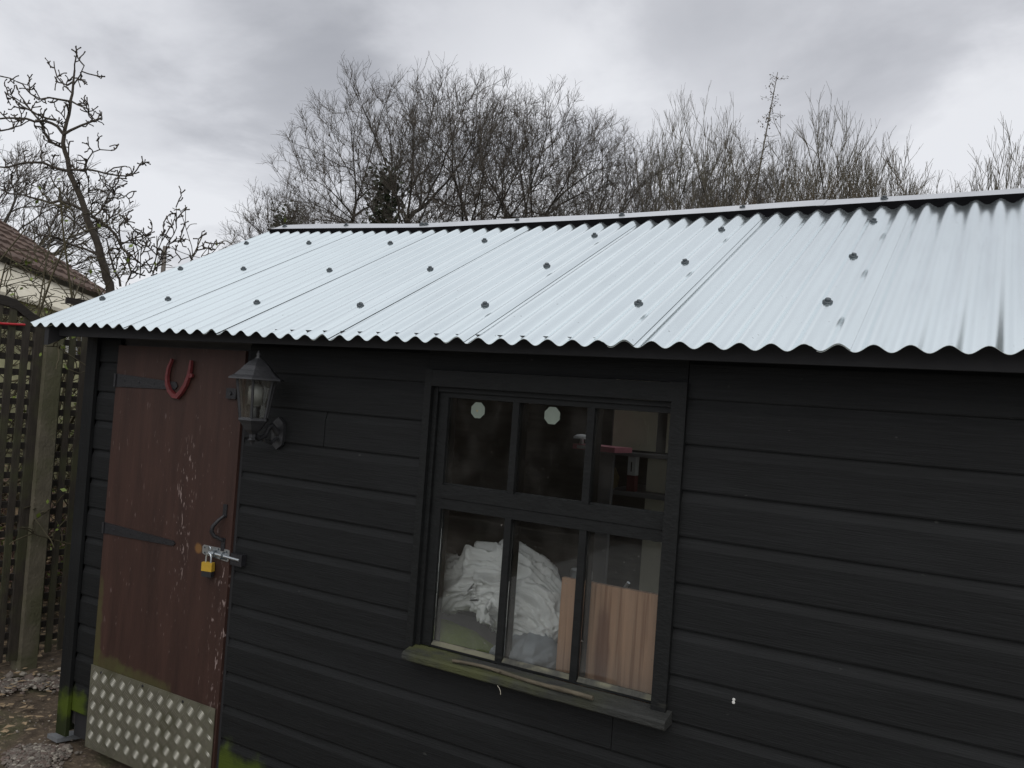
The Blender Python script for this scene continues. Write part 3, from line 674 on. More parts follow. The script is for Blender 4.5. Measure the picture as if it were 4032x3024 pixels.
# ================================================================ THINGS ON AND IN THE SHED
# horseshoe: traced arms, rectangular section
hs = [(.630, -.113), (.612, -.148), (.606, -.183), (.610, -.214), (.628, -.242), (.655, -.260), (.676, -.262), (.699, -.242), (.722, -.212), (.738, -.175), (.743, -.140), (.745, -.114)]
wd = [.008, .011, .0135, .0155, .017, .0185, .019, .0185, .017, .0155, .0125, .008]
V = []; n = len(hs)
for i, ((x, z), w) in enumerate(zip(hs, wd)):
    a, b = hs[max(i - 1, 0)], hs[min(i + 1, n - 1)]; t = Vector((b[0] - a[0], 0, b[1] - a[1])).normalized(); nn = Vector((t.z, 0, -t.x))
    for s_, y in ((-1, .1825), (-.8, .171), (.8, .171), (1, .1825)): V.append((x + nn.x * w * s_ * .62, y, Z0 + z + nn.z * w * s_ * .62))
mb = MB(); mb.add(V, [(i * 4 + j, i * 4 + (j + 1) % 4, (i + 1) * 4 + (j + 1) % 4, (i + 1) * 4 + j) for i in range(n - 1) for j in range(4)]); mb.add(V, [(0, 3, 2, 1), ((n - 1) * 4, (n - 1) * 4 + 1, (n - 1) * 4 + 2, (n - 1) * 4 + 3)])
mb.add([(.745, .182, Z0 - .165), (.760, .182, Z0 - .168), (.760, .182, Z0 - .18), (.742, .182, Z0 - .185), (.745, .172, Z0 - .165), (.760, .172, Z0 - .168), (.760, .172, Z0 - .18), (.742, .172, Z0 - .185)], [(4, 5, 6, 7), (0, 1, 5, 4), (1, 2, 6, 5), (2, 3, 7, 6), (3, 0, 4, 7)])
tag(mb.build("horseshoe", RED), "red painted horseshoe hung points up on the brown door", "horseshoe")
# padlock
pk = thing("padlock", "padlock in a yellow and black cover hanging from the silver bolt", "padlock", (.943, .165, Z0 - .95))
mb = MB(); mb.cbox((.944, .168, Z0 - .900), (.0225, .005, 0), (-.003, .0105, 0), (0, 0, .0165)); o = mb.build("lock_cover", YELLOW, pk)
mb = MB(); mb.cbox((.9445, .1682, Z0 - .9275), (.0212, .0047, 0), (-.0028, .0098, 0), (0, 0, .0105)); mb.build("lock_base", BLKPL, pk)
mb = MB(); mb.tube([(.932, .166, Z0 - .884), (.932, .166, Z0 - .864), (.937, .167, Z0 - .852), (.945, .168, Z0 - .848), (.953, .169, Z0 - .854), (.956, .169, Z0 - .866), (.956, .169, Z0 - .884)], .0036, 8); mb.build("shackle", ZINC, pk)
# coach lantern
lt = thing("wall_lantern", "black coach lantern with six glazed sides bracketed to the wall beside the door", "lantern", (1.235, .07, Z0 - .41))
LX, LY = 1.235, .068
mb = MB()
mb.lathe((LX, LY, 0), [(.103, Z0 - .1735), (.101, Z0 - .168), (.082, Z0 - .158), (.066, Z0 - .143), (.062, Z0 - .140), (.049, Z0 - .124), (.031, Z0 - .109), (.015, Z0 - .100), (.012, Z0 - .096)], 6, smooth=False, rot=R(8))
mb.lathe((LX, LY, 0), [(.009, Z0 - .100), (.011, Z0 - .094), (.006, Z0 - .089), (.009, Z0 - .083), (.006, Z0 - .077), (.002, Z0 - .068)], 10); mb.build("lantern_roof", LANT, lt)
def hexp(r, k): a_ = R(8 + 60 * k); return LX + r * math.cos(a_), LY + r * math.sin(a_)
zt, zb_ = Z0 - .1745, Z0 - .312; rt_, rb_ = .070, .049
for k in range(6):
    p, q = hexp(rt_, k), hexp(rb_, k); mb = MB(); mb.tube([(p[0], p[1], zt), (q[0], q[1], zb_)], .0055, 5); mb.build("lantern_bar", LANT, lt)
    p2, q2 = hexp(rt_, k + 1), hexp(rb_, k + 1); mb = MB(); mb.add([(p[0], p[1], zt), (p2[0], p2[1], zt), (q2[0], q2[1], zb_), (q[0], q[1], zb_)], [(0, 1, 2, 3)]); mb.build("lantern_pane", LGLASS, lt)
mb = MB(); mb.lathe((LX, LY, 0), [(.054, Z0 - .309), (.056, Z0 - .318), (.045, Z0 - .330), (.03, Z0 - .352), (.012, Z0 - .368), (.012, Z0 - .384), (.016, Z0 - .388), (.009, Z0 - .396), (.004, Z0 - .406)], 6, smooth=False, rot=R(8)); mb.build("lantern_base", LANT, lt)
mb = MB(); mb.lathe((LX, LY, 0), [(.018, Z0 - .312), (.018, Z0 - .27), (.016, Z0 - .268)], 12); mb.build("lamp_holder", BLKPL, lt)
mb = MB(); mb.lathe((LX, LY, 0), [(.016, Z0 - .268), (.024, Z0 - .255), (.028, Z0 - .262), (.026, Z0 - .2), (.012, Z0 - .188), (.002, Z0 - .186)], 14); mb.build("bulb", BULB, lt)
mb = MB(); mb.tube([(LX, LY, Z0 - .362), (LX, LY + .03, Z0 - .385), (LX, LY + .06, Z0 - .372), (LX, LY + .075, Z0 - .345), (LX, LY + .09, Z0 - .335), (LX, LY + .105, Z0 - .35), (LX, LY + .122, Z0 - .365)], [.009, .010, .010, .009, .009, .011, .013], 8)
mb.tube([(LX, LY + .12, Z0 - .38), (LX, LY + .09, Z0 - .40), (LX, LY + .06, Z0 - .392), (LX, LY + .055, Z0 - .38)], [.008, .007, .006, .005], 7)
mb.build("lantern_arm", LANT, lt)
mb = MB(); mb.prism([(LX - .026, Z0 - .405), (LX, Z0 - .425), (LX + .026, Z0 - .405), (LX + .03, Z0 - .365), (LX + .026, Z0 - .325), (LX, Z0 - .305), (LX - .026, Z0 - .325), (LX - .03, Z0 - .365)], 'y', .186, .1985); mb.build("wall_plate", LANT, lt)
# octagonal stickers on the glass
def octagon(x, z, r, dot, label):
    pts = [(x + r * math.cos(R(22.5 + 45 * i)), z + r * 1.0 * math.sin(R(22.5 + 45 * i))) for i in range(8)]
    mb = MB(); mb.prism(pts, 'y', .2215, .2229)
    if dot: mb.lathe((x - .003, .2215, z - .002), [(.003, 0), (.002, -.0006)], 8, axis='y', mi=1)
    tag(mb.build("octagonal_sticker", [STICK, TAN]), label, "sticker", "octagonal stickers on the upper panes")
octagon(2.078, Z0 - .2215, .0275, True, "pale octagonal sticker with a brown dot on the upper left pane")
octagon(2.347, Z0 - .2195, .0285, False, "plain pale octagonal sticker on the upper middle pane")
# stick on the sill
mb = MB(); pts = []
for i in range(15):
    t = i / 14; pts.append((2.095 + .485 * t, .152 + .012 * math.sin(t * 5), Z0 - 1.0045 + .003 * math.sin(t * 9) + .002 * t))
mb.tube(pts, [.0048 + .002 * t / 14 + (.0015 if t in (5, 11) else 0) for t in range(15)], 7)
mb.tube([pts[5], (2.265, .148, Z0 - .999)], [.003, .002], 5)
tag(mb.build("stick", TWIG), "thin dry stick lying along the mossy window sill", "stick")
mb = MB(); mb.tube([(2.268, .142, Z0 - 1.039), (2.278, .137, Z0 - 1.043), (2.284, .135, Z0 - 1.051), (2.285, .135, Z0 - 1.060)], .0010, 5)
tag(mb.build("straw", STRAW), "pale curl of straw hanging under the window sill", "straw")

# ---- inside, behind the glass
mb = MB(); mb.box(1.45, 3.3, .237, .80, Z0 - 1.085, Z0 - 1.055); bench = thing("workbench", "dark workbench shelf just inside the window under the white bag", "workbench", (2.4, .5, .095))
mb.build("bench_top", INNER, bench)
for x in (1.5, 3.2):
    for y in (.28, .74):
        mb = MB(); mb.box(x, x + .05, y, y + .05, .096, Z0 - 1.086); mb.build("leg", INNER, bench)
def crumple(name, path, radii, seed, m, amp, nu=90, nv=110, flat=0.8):
    pts = [Vector(p) for p in path]; n = len(pts); V = []
    for i in range(nu + 1):
        u = i / nu; s = u * (n - 1); k = min(int(s), n - 2); f = s - k
        def cr_(a0, a1, a2, a3): return 0.5 * ((2 * a1) + (a2 - a0) * f + (2 * a0 - 5 * a1 + 4 * a2 - a3) * f * f + (3 * a1 - a0 - 3 * a2 + a3) * f ** 3)
        g_ = lambda j: pts[max(0, min(n - 1, j))]
        c = cr_(g_(k - 1), g_(k), g_(k + 1), g_(k + 2)); rr_ = radii[k] * (1 - f) + radii[k + 1] * f
        rr_ *= 1 - .24 * math.exp(-((u - .30) / .06) ** 2) * (1 if len(path) > 6 else 0)
        rr_ *= min(1.0, math.sqrt(max(0.0, 1 - (2 * u - 1) ** 8))) 
        d = (g_(k + 1) - g_(k)).normalized(); a1 = d.cross(Vector((0, 1, 0))).normalized(); a2 = d.cross(a1)
        for j in range(nv):
            th = 2 * math.pi * j / nv; off = a1 * math.cos(th) + a2 * math.sin(th) * flat
            q = c + off * rr_
            tw = th + u * 3.0
            sw = Vector((math.cos(tw) * 1.0, math.sin(tw) * 1.0, u * 3.0)) + Vector((seed, 0, seed))
            w1 = mnoise.noise_vector(sw * 1.1 + Vector((0, 3, 0))) * .8
            f0 = mnoise.noise(sw * 1.4 + w1)                                  # big soft bulges
            f1 = 1 - abs(mnoise.noise((sw + w1) * 2.1)) * 2.6                 # long sharp folds
            f2 = 1 - abs(mnoise.noise((sw + w1 * 1.3) * 4.4 + Vector((5, 2, 1)))) * 2.4
            f3 = 1 - abs(mnoise.noise((sw + w1 * 1.8) * 9.5 + Vector((1, 8, 3)))) * 2.4
            V.append(q + off * rr_ * amp * (f0 * .9 + f1 * .55 + f2 * .26 + f3 * .10 - .45))
    F = [(i * nv + j, i * nv + (j + 1) % nv, (i + 1) * nv + (j + 1) % nv, (i + 1) * nv + j) for i in range(nu) for j in range(nv)]
    mb = MB(); mb.add(V, F, True); mb.add(V, [tuple(range(nv))[::-1], tuple(range(nu * nv, nu * nv + nv))]); return mb, m
mb, m_ = crumple("bag", [(1.79, .42, Z0 - .80), (1.86, .40, Z0 - .845), (1.95, .40, Z0 - .83), (2.04, .42, Z0 - .80), (2.14, .42, Z0 - .82), (2.23, .41, Z0 - .87), (2.285, .39, Z0 - .93), (2.305, .38, Z0 - .965)],
                 [.05, .092, .098, .122, .142, .126, .092, .045], 3.0, BAGM, .42, 170, 220)
tag(mb.build("plastic_sack", BAGM), "crumpled white plastic sack heaped behind the lower left panes", "sack")
mb, m_ = crumple("cu", [(1.80, .34, Z0 - 1.0), (1.90, .34, Z0 - 1.005), (2.02, .34, Z0 - 1.02), (2.17, .34, Z0 - 1.035)], [.02, .055, .055, .02], 11.0, GREENC, .06, 40, 50, 1.6)
tag(mb.build("cushion", GREENC), "olive green cushion under the white sack at lower left of the window", "cushion")
mb, m_ = crumple("cl", [(2.13, .32, Z0 - 1.02), (2.2, .33, Z0 - 1.005), (2.29, .34, Z0 - .985), (2.36, .36, Z0 - .99)], [.02, .05, .075, .04], 17.0, CLOTH, .2, 50, 60, 1.2)
tag(mb.build("cloth_bundle", CLOTH), "pale grey cloth bundle tucked under the right end of the white sack", "cloth")
mb = MB(); mb.box(2.386, 2.86, .290, .308, Z0 - 1.0545, Z0 - .716); tag(mb.build("pine_board", PINE), "square edged pine board standing behind the lower right pane", "board")
jar = thing("glass_jar", "dark lidded jar standing behind the pine board", "jar", (2.30, .62, Z0 - 1.0545))
mb = MB(); mb.lathe((2.30, .62, 0), [(.045, Z0 - 1.0545), (.047, Z0 - 1.04), (.047, Z0 - .80), (.036, Z0 - .785)], 16); mb.build("jar_body", WINDARK, jar)
mb = MB(); mb.lathe((2.30, .62, 0), [(.039, Z0 - .784), (.039, Z0 - .757), (.036, Z0 - .754)], 18); mb.build("jar_lid", ZINC, jar)
tool = MB(); tool.tube([(2.50, .50, Z0 - 1.05), (2.50, .48, Z0 - .79), (2.535, .47, Z0 - .735)], .006, 8); tag(tool.build("metal_rod", ZINC), "shiny bent metal rod poking up above the pine board", "rod")
# cupboards on the far wall
cb = thing("kitchen_cupboard", "cream wall cupboard with arched panel doors seen through the upper right pane", "cupboard", (1.93, 2.4, Z0 - .41))
YC = 2.17
mb = MB(); mb.box(1.68, 2.52, YC + .02, YB - .031, Z0 - .405, Z0 + .02); mb.build("carcass", GREYB, cb)
for x0 in (1.69, 1.975, 2.255):
    x1 = x0 + .232; d = MB(); d.box(x0, x1, YC, YC + .0195, Z0 - .40, Z0 + .02); dd = d.build("cupboard_door", CREAMC, cb)
    xa, xb = x0 + .045, x1 - .045; xm = (xa + xb) / 2
    pts = [(xa, Z0 - .365), (xb, Z0 - .365), (xb, Z0 - .262)] + [(xm + (xb - xa) / 2 * .8 * math.cos(R(t)), Z0 - .262 + .055 * math.sin(R(t))) for t in range(0, 181, 20)] + [(xa, Z0 - .262)]
    mb = MB(); mb.prism(pts, 'y', YC - .006, YC - .0003); mb.build("raised_panel", CREAMC, dd)
mb = MB(); mb.box(1.62, 2.6, YC - .12, YC + .19, Z0 - .428, Z0 - .41); mb.build("shelf", GREYB, cb)
cb.rotation_euler = (0, 0, R(13))
base = thing("base_unit", "cream base unit in the dim back of the shed below the wall cupboard", "cupboard", (2.1, 2.4, .095))
mb = MB(); mb.box(1.93, 2.5, YC + .02, YB - .031, .096, Z0 - .44); mb.build("carcass", CREAMC, base)
mb = MB(); mb.box(1.75, 2.52, YC - .1, YB - .031, Z0 - .64, Z0 - .615); mb.build("worktop", GREYB, base)
mb = MB(); mb.prism([(1.625, YC - .28), (1.87, YC - .30), (1.90, YC - .14), (1.66, YC - .121)], 'z', Z0 - .4095, Z0 - .383); mb.cbox((1.70, YC - .2865, Z0 - .396), (.05, -.0041, 0), (0, .001, 0), (0, 0, .009), mi=1)
tag(mb.build("pink_folder", [PINK, WHITEC]), "pink and white folder lying on the shelf under the cream cupboard", "folder")
ct = thing("carton", "tall white carton with a dark red lower half on the back worktop", "carton", (1.885, 2.1, Z0 - .6145))
mb = MB(); mb.box(1.862, 1.905, 2.08, 2.13, Z0 - .53, Z0 - .432); mb.build("carton_top", WHITEC, ct)
mb = MB(); mb.box(1.862, 1.905, 2.08, 2.13, Z0 - .6145, Z0 - .5302); mb.build("carton_base", REDC, ct)
mb = MB(); mb.box(1.88, 1.886, 2.0785, 2.0798, Z0 - .51, Z0 - .46); mb.build("printed_mark", BLKC, ct)
mb = MB(); mb.prism([(1.752, Z0 - .545), (1.775, Z0 - .6145), (1.80, Z0 - .60), (1.806, Z0 - .55), (1.78, Z0 - .50)], 'y', 2.1, 2.115); tag(mb.build("wooden_paddle", TAN), "tan leaf shaped wooden piece leaning on the back worktop", "wood")
lampo = thing("mushroom_lamp", "small pale mushroom shaped lamp at the left of the pink folder", "lamp", (1.66, 2.0, Z0 - .4095))
mb = MB(); mb.lathe((1.655, 1.93, 0), [(.018, Z0 - .4095), (.012, Z0 - .40), (.010, Z0 - .355)], 12); mb.build("stem", WHITEC, lampo)
mb = MB(); mb.lathe((1.655, 1.93, 0), [(.045, Z0 - .356), (.043, Z0 - .345), (.025, Z0 - .335), (.004, Z0 - .332)], 16); mb.build("shade", WHITEC, lampo)
mb = MB(); mb.box(1.70, 1.80, 2.02, 2.05, .096, Z0 - .429); tag(mb.build("grey_plank", GREYB), "grey plank standing upright under the shelf at the back of the shed", "plank")

# ================================================================ FENCES
FX = -0.99
tre = thing("trellis_fence", "weathered square trellis fence with a dipped curved top beside the shed", "fence", (FX, .3, 0))
def topz(y): return Z0 + np.interp(y, [-.7, -.2, .2, .35, .40, .435, .482, .544, .60], [.19, .19, .188, .178, .172, .16, .126, .088, .07])
def topr(y): return Z0 + np.interp(y, [.66, .71, .78, .9, 1.2, 1.6, 2.0, 2.3, 2.4], [.10, .15, .19, .22, .24, .24, .22, .16, .1])
def lath(y0, y1, z0, z1, x0, x1, m, root):
    mb = MB(); j = rng.uniform(-.002, .002); mb.cbox(((x0 + x1) / 2, (y0 + y1) / 2, (z0 + z1) / 2), ((x1 - x0) / 2, 0, 0), (0, (y1 - y0) / 2, rng.uniform(-.001, .001) * (y1 - y0) / .03 * .02), (0, j, (z1 - z0) / 2)); return mb.build("lath", m, root)
y = .401
for k in range(-14, 2):
    yy = .401 + .0745 * k; lath(yy, yy + .036, .06, float(topz(yy + .018)) - .012, FX, FX + .012, LATHM, tre)
lath(.541, .588, .06, float(topz(.56)) - .012, FX - .012, FX + .013, LATHM, tre)
z = Z0 - .201
for k in range(-4, 22):
    zt_ = Z0 - .201 - .0787 * k
    if zt_ < .08: break
    ymax = .541
    if zt_ > Z0 + .07: ymax = float(np.interp(-(zt_ - Z0), [-.19, -.16, -.126, -.09], [.3, .43, .48, .54]))
    lath(-.65, ymax, zt_ - .034, zt_, FX - .013, FX - .001, LATHD, tre)
def rail(f, ya, yb, root, hang=.028):
    mb = MB(); n = 24; V = []
    for i in range(n + 1):
        yy = ya + (yb - ya) * i / n; zt_ = float(f(yy)); V += [(FX - .014, yy, zt_ - hang), (FX + .016, yy, zt_ - hang), (FX + .016, yy, zt_), (FX - .014, yy, zt_)]
    mb.add(V, [(i * 4 + j, i * 4 + (j + 1) % 4, (i + 1) * 4 + (j + 1) % 4, (i + 1) * 4 + j) for i in range(n) for j in range(4)]); mb.add(V, [(0, 3, 2, 1), (4 * n, 4 * n + 1, 4 * n + 2, 4 * n + 3)]); mb.build("top_rail", LATHD, root)
rail(topz, -.7, .588, tre, .05)
tr2 = thing("trellis_fence", "further trellis panel of the fence, between the concrete post and the shed corner", "fence", (FX, 1.5, 0))
lath(.683, .706, .06, Z0 + .10, FX - .012, FX + .013, LATHM, tr2)
for k in range(0, 22):
    yy = .741 + .0715 * k; lath(yy, yy + .034, .06, float(topr(yy + .017)) - .012, FX, FX + .012, LATHM, tr2)
for k in range(-5, 22):
    zt_ = Z0 - .178 - .0787 * k
    if zt_ < .08: break
    lath(.706, 2.36, zt_ - .034, zt_, FX - .013, FX - .001, LATHD, tr2)
rail(topr, .684, 2.38, tr2)
mb = MB(); mb.box(FX - .05, FX + .045, .591, .681, -.02, Z0 + .04); mb.add([(FX - .05, .591, Z0 + .0405), (FX + .045, .591, Z0 + .0405), (FX + .045, .681, Z0 + .0405), (FX - .05, .681, Z0 + .0405), (FX, .636, Z0 + .06)], [(0, 1, 4), (1, 2, 4), (2, 3, 4), (3, 0, 4)])
tag(mb.build("concrete_post", CONC), "square concrete fence post with green algae between the trellis panels", "post")
mb = MB(); mb.tube([(FX + .02, -.35, Z0 + .02), (FX + .022, .1, Z0 + .026), (FX + .022, .36, Z0 + .028), (FX + .022, .475, Z0 + .035)], .0065, 8); tag(mb.build("red_rod", REDP), "thin red rod fixed across the trellis near its top", "rod")
ff = thing("board_fence", "green stained vertical board fence glimpsed through the trellis", "fence", (-2.7, 1.0, 0))
for k in range(44):
    yy = -1.2 + k * .112; h = Z0 - .11 + rng.uniform(-.01, .01); mb = MB(); mb.box(-2.72, -2.70 + (k % 2) * .008, yy, yy + .107, .02, h); mb.build("board", FARF, ff)
mb = MB(); mb.box(-2.755, -2.722, -1.25, 3.8, Z0 - .5, Z0 - .42); mb.build("rail", FARF, ff)
bf = thing("unseen_garden_fence", "unseen brown board fence behind the camera, added to darken the pane reflections", "fence", (1.0, -7.0, 0))  # added behind the viewpoint so the window panes mirror something dark
for k in range(105):
    xx = -7 + k * .152; mb = MB(); mb.box(xx, xx + .148, -7.02 + (k % 2) * .01, -7.0, .024, 1.72); mb.build("board", BACKF, bf)

# ================================================================ TREES
def tubes(levels, sides):
    """levels: list of (pts (N,K,3), rad (N,K)) -> V, F"""
    Vs, Fs = [], []; base = 0
    for (pts, rad), s in zip(levels, sides):
        Nn, K, _ = pts.shape
        d = np.gradient(pts, axis=1); d /= np.linalg.norm(d, axis=2, keepdims=True) + 1e-9
        ref = np.where(np.abs(d[:, :1, 2:3]) > .8, np.array([[[1., 0, 0]]]), np.array([[[0, 0, 1.]]])); ref = np.broadcast_to(ref, d.shape)
        u = np.cross(d, ref); u /= np.linalg.norm(u, axis=2, keepdims=True) + 1e-9; w = np.cross(d, u)
        a = 2 * np.pi * np.arange(s) / s
        ring = u[:, :, None, :] * np.cos(a)[None, None, :, None] + w[:, :, None, :] * np.sin(a)[None, None, :, None]
        V = pts[:, :, None, :] + ring * rad[:, :, None, None]
        idx = np.arange(Nn * K * s).reshape(Nn, K, s) + base
        nxt = np.roll(idx, -1, axis=2)
        Fs.append(np.stack([idx[:, :-1], nxt[:, :-1], nxt[:, 1:], idx[:, 1:]], -1).reshape(-1, 4))
        Vs.append(V.reshape(-1, 3)); base += Nn * K * s
    return np.concatenate(Vs), Fs
def unit(v): return v / (np.linalg.norm(v, axis=-1, keepdims=True) + 1e-9)
def steps(r, start, d, length, K, wander, upw, rad, taper):
    pts = [start]; d = unit(d); sl = (length / K)[:, None]
    for k in range(K):
        d = unit(d + r.normal(0, wander, d.shape) + np.array([0, 0, upw])); pts.append(pts[-1] + d * sl)
    t = np.linspace(0, 1, K + 1)[None, :]
    return np.stack(pts, 1), rad[:, None] * (1 - t * (1 - taper))
def children(r, pts, rad, length, n, t0, t1, a0, a1, lr0, lr1, rmin, rk=.62, tipbias=True):
    Nn, K, _ = pts.shape
    t = r.uniform(t0, t1, (Nn, n)) * (K - 1.001); k = t.astype(int); f = (t - k)[..., None]; I = np.arange(Nn)[:, None]
    p = pts[I, k] * (1 - f) + pts[I, k + 1] * f; d = unit(pts[I, k + 1] - pts[I, k]); rr_ = rad[I, k]
    q = unit(np.cross(d, r.normal(0, 1, d.shape))); a = r.uniform(a0, a1, (Nn, n, 1))
    cdir = d * np.cos(a) + q * np.sin(a)
    fr = (t / (K - 1))
    ln = length[:, None] * r.uniform(lr0, lr1, (Nn, n)) * (1.25 - .65 * fr if tipbias else 1)
    cr_ = np.maximum(rr_ * rk * r.uniform(.75, 1.05, rr_.shape), rmin)
    return p.reshape(-1, 3), cdir.reshape(-1, 3), ln.reshape(-1), cr_.reshape(-1)
def bare_tree(name, label, base, H, seed, spread=1.0, lean=(0, 0), stems=1, kind='oak', group="bare trees behind the shed", twig=None, ivy=0, dens=1.0, rmin=.0048):
    """crown points are drawn inside a lumpy envelope and joined one by one to the nearest branch, then thickened by what they carry"""
    r = np.random.default_rng(seed); base = np.array(base, float); oak = kind == 'oak'
    ax_ = np.array([lean[0], lean[1], 0])
    Rx = H * (.27 if oak else .2) * spread; cz = H * (.70 if oak else .66); Rz = H - cz
    cen = base + ax_ * H * .35 + np.array([0, 0, cz]); lowz = base[2] + H * (.42 if oak else .36)
    Nn = int((460 if oak else 400) * dens); P_ = []
    while len(P_) < Nn:
        q = r.uniform(-1, 1, 3)
        rad = np.linalg.norm(q)
        if rad > 1 or rad < .12: continue
        d_ = q / rad; lim = .88 + .30 * mnoise.noise(Vector(d_ * 2.3) + Vector((seed, 0, 3.3)))
        if rad > lim or (rad < .5 and r.random() < .35): continue
        p = cen + q * np.array([Rx, Rx, Rz if q[2] > 0 else cz * .5])
        if p[2] > lowz: P_.append(p)
    P_ = np.array(P_)
    nodes = []; par = []; 
    for s_ in range(stems):
        off = r.normal(0, .35 if stems > 1 else 0, 3) * np.array([1, 1, 0]); prev = -1; hh = H * r.uniform(.5, .62) if oak else H * r.uniform(.38, .52)
        dr = ax_ * .5 + (r.normal(0, .13, 3) if stems > 1 else r.normal(0, .03, 3)) * np.array([1, 1, 0])
        for k in range(8):
            t = k / 7; nodes.append(base + off + dr * hh * t + np.array([0, 0, hh * t]) + r.normal(0, .05, 3) * np.array([1, 1, 0]) * (k > 0)); par.append(prev); prev = len(nodes) - 1
    fork = np.mean([nodes[8 * s_ + 7] for s_ in range(stems)], axis=0)
    P_ = P_[np.argsort(np.linalg.norm((P_ - fork) * np.array([1, 1, .8]), axis=1) + r.normal(0, .3, len(P_)))]
    n0 = len(nodes); tot = n0 + len(P_); X = np.zeros((tot, 3)); X[:n0] = nodes; Lp = np.zeros(tot); D = np.zeros((tot, 3)); D[:, 2] = 1; pa = np.full(tot, -1); pa[:n0] = par
    for k in range(1, n0):
        if pa[k] >= 0: D[k] = unit(X[k] - X[pa[k]]); Lp[k] = 0 if k % 8 >= 5 else 2.5 * (5 - k % 8)
        else: Lp[k] = 30
    Lp[0] = 30
    met = np.array([1.3, 1.3, 1.]) if oak else np.array([1.9, 1.9, 1.])
    for k in range(n0, tot):
        dv = X[:k] * 0 + P_[k - n0] - X[:k]; dist = np.linalg.norm(dv * met, axis=1) + 1e-6
        cosv = (dv * D[:k]).sum(1) / (np.linalg.norm(dv, axis=1) + 1e-6)
        cost = dist * (2.1 - 1.1 * cosv) + .28 * Lp[:k]
        b_ = int(np.argmin(cost)); X[k] = P_[k - n0]; pa[k] = b_; D[k] = unit(X[k] - X[b_] + D[b_] * .3); Lp[k] = Lp[b_] + np.linalg.norm(X[k] - X[b_])
    tips = np.zeros(tot); kids = np.zeros(tot)
    for k in range(tot - 1, -1, -1):
        if tips[k] == 0: tips[k] = 1
        if pa[k] >= 0: tips[pa[k]] += tips[k]; kids[pa[k]] += 1
    rad = .0072 * tips ** .56; rad *= np.where(np.arange(tot) < n0, 1.0, 1.0)
    e = np.array([k for k in range(tot) if pa[k] >= 0]); pe = pa[e]
    for _ in range(3):                       # ease the kinks out of the limbs
        hv = np.full(tot, -1)
        for k in range(n0, tot):
            q_ = pa[k]
            if hv[q_] < 0 or tips[k] > tips[hv[q_]]: hv[q_] = k
        a_ = np.arange(n0, tot); a_ = a_[hv[a_] >= 0]; Xn = X.copy(); Xn[a_] = .44 * X[a_] + .28 * (X[pa[a_]] + X[hv[a_]]); X = Xn
    D[n0:] = unit(X[n0:] - X[pa[n0:]])
    mid = (X[pe] + X[e]) / 2 + D[pe] * np.linalg.norm(X[e] - X[pe], axis=1, keepdims=True) * .10 + r.normal(0, .02, (len(e), 3))
    pts = np.stack([X[pe], mid, X[e]], 1); ra = np.minimum(rad[pe], rad[e] * 1.45); rr3 = np.stack([ra, (ra + rad[e]) / 2, rad[e] * .97], 1)
    big = rad[e] > .055
    mid_ = (~big) & (tips[e] >= 3.5); lo_ = (~big) & (tips[e] < 3.5)
    lv = [(pts[lo_], rr3[lo_])]
    fine = np.where((tips < 9) & (np.arange(tot) >= n0))[0]; m_ = 5 if oak else 3
    s_ = np.repeat(X[fine], m_, 0); d_ = np.repeat(D[fine], m_, 0) + r.normal(0, .58 if oak else .30, (len(s_), 3)) + np.array([0, 0, .30 if oak else .6])
    l_ = H * (r.uniform(.025, .062, len(s_)) if oak else r.uniform(.03, .085, len(s_)))
    p, q = steps(r, s_, d_, l_, 3, .18 if oak else .07, .07, np.full(len(s_), .0072), .6); lv.append((p, q))
    s2, d2, l2, q2 = children(r, p, q, l_, 2, .25, 1, R(22), R(58 if oak else 35), .4, .8, rmin, .8); d2 = d2 + np.array([0, 0, .15 if oak else .5])
    p2, q2 = steps(r, s2, d2, l2, 2, .2 if oak else .08, .06, np.maximum(q2, rmin), .75); lv.append((p2, q2))
    root = thing(name, label, "tree", tuple(base), group)
    V, F = tubes([(pts[big], rr3[big])], [7]); fast_mesh("trunk", V, F, BARK, root, base)
    V, F = tubes([(pts[mid_], rr3[mid_])], [5]); fast_mesh("limb", V, F, BARK, root, base, kind="stuff")
    V, F = tubes(lv, [4, 3, 3]); fast_mesh("crown", V, F, twig or TWIGS, root, base)
    if ivy:
        tp = pts[rad[e] > .04][:, 1]; tp = tp[(tp[:, 2] < base[2] + ivy) & (np.hypot(tp[:, 0] - base[0], tp[:, 1] - base[1]) < 1.3)]; tp = np.concatenate([tp, tp + np.array([0, 0, -.4]), base + np.stack([np.zeros(14), np.zeros(14), np.linspace(ivy * .55, ivy * .9, 14)], 1)]); leaves(root, r, tp, 6000, .30, .11, IVY, 'ivy', base)
    return root
def leaves(root, r, pts, n, spread, size, m, name, base, fall=None):
    c = pts[r.integers(len(pts), size=n)] + r.normal(0, 1, (n, 3)) * np.array([spread, spread, spread * 1.2])
    a = unit(r.normal(0, 1, (n, 3))); b = unit(np.cross(a, r.normal(0, 1, (n, 3)))); s = r.uniform(.5, 1.2, (n, 1)) * size
    V = np.stack([c - a * s, c + b * s * .6, c + a * s, c - b * s * .6], 1).reshape(-1, 3)
    return fast_mesh(name, V, [np.arange(n * 4).reshape(n, 4)], m, root, base, smooth=False, kind='stuff')
def tr(az, dist, el): return pol(az, dist), 1.65 + dist * math.tan(R(el))
OAK = "bare trees behind the shed"
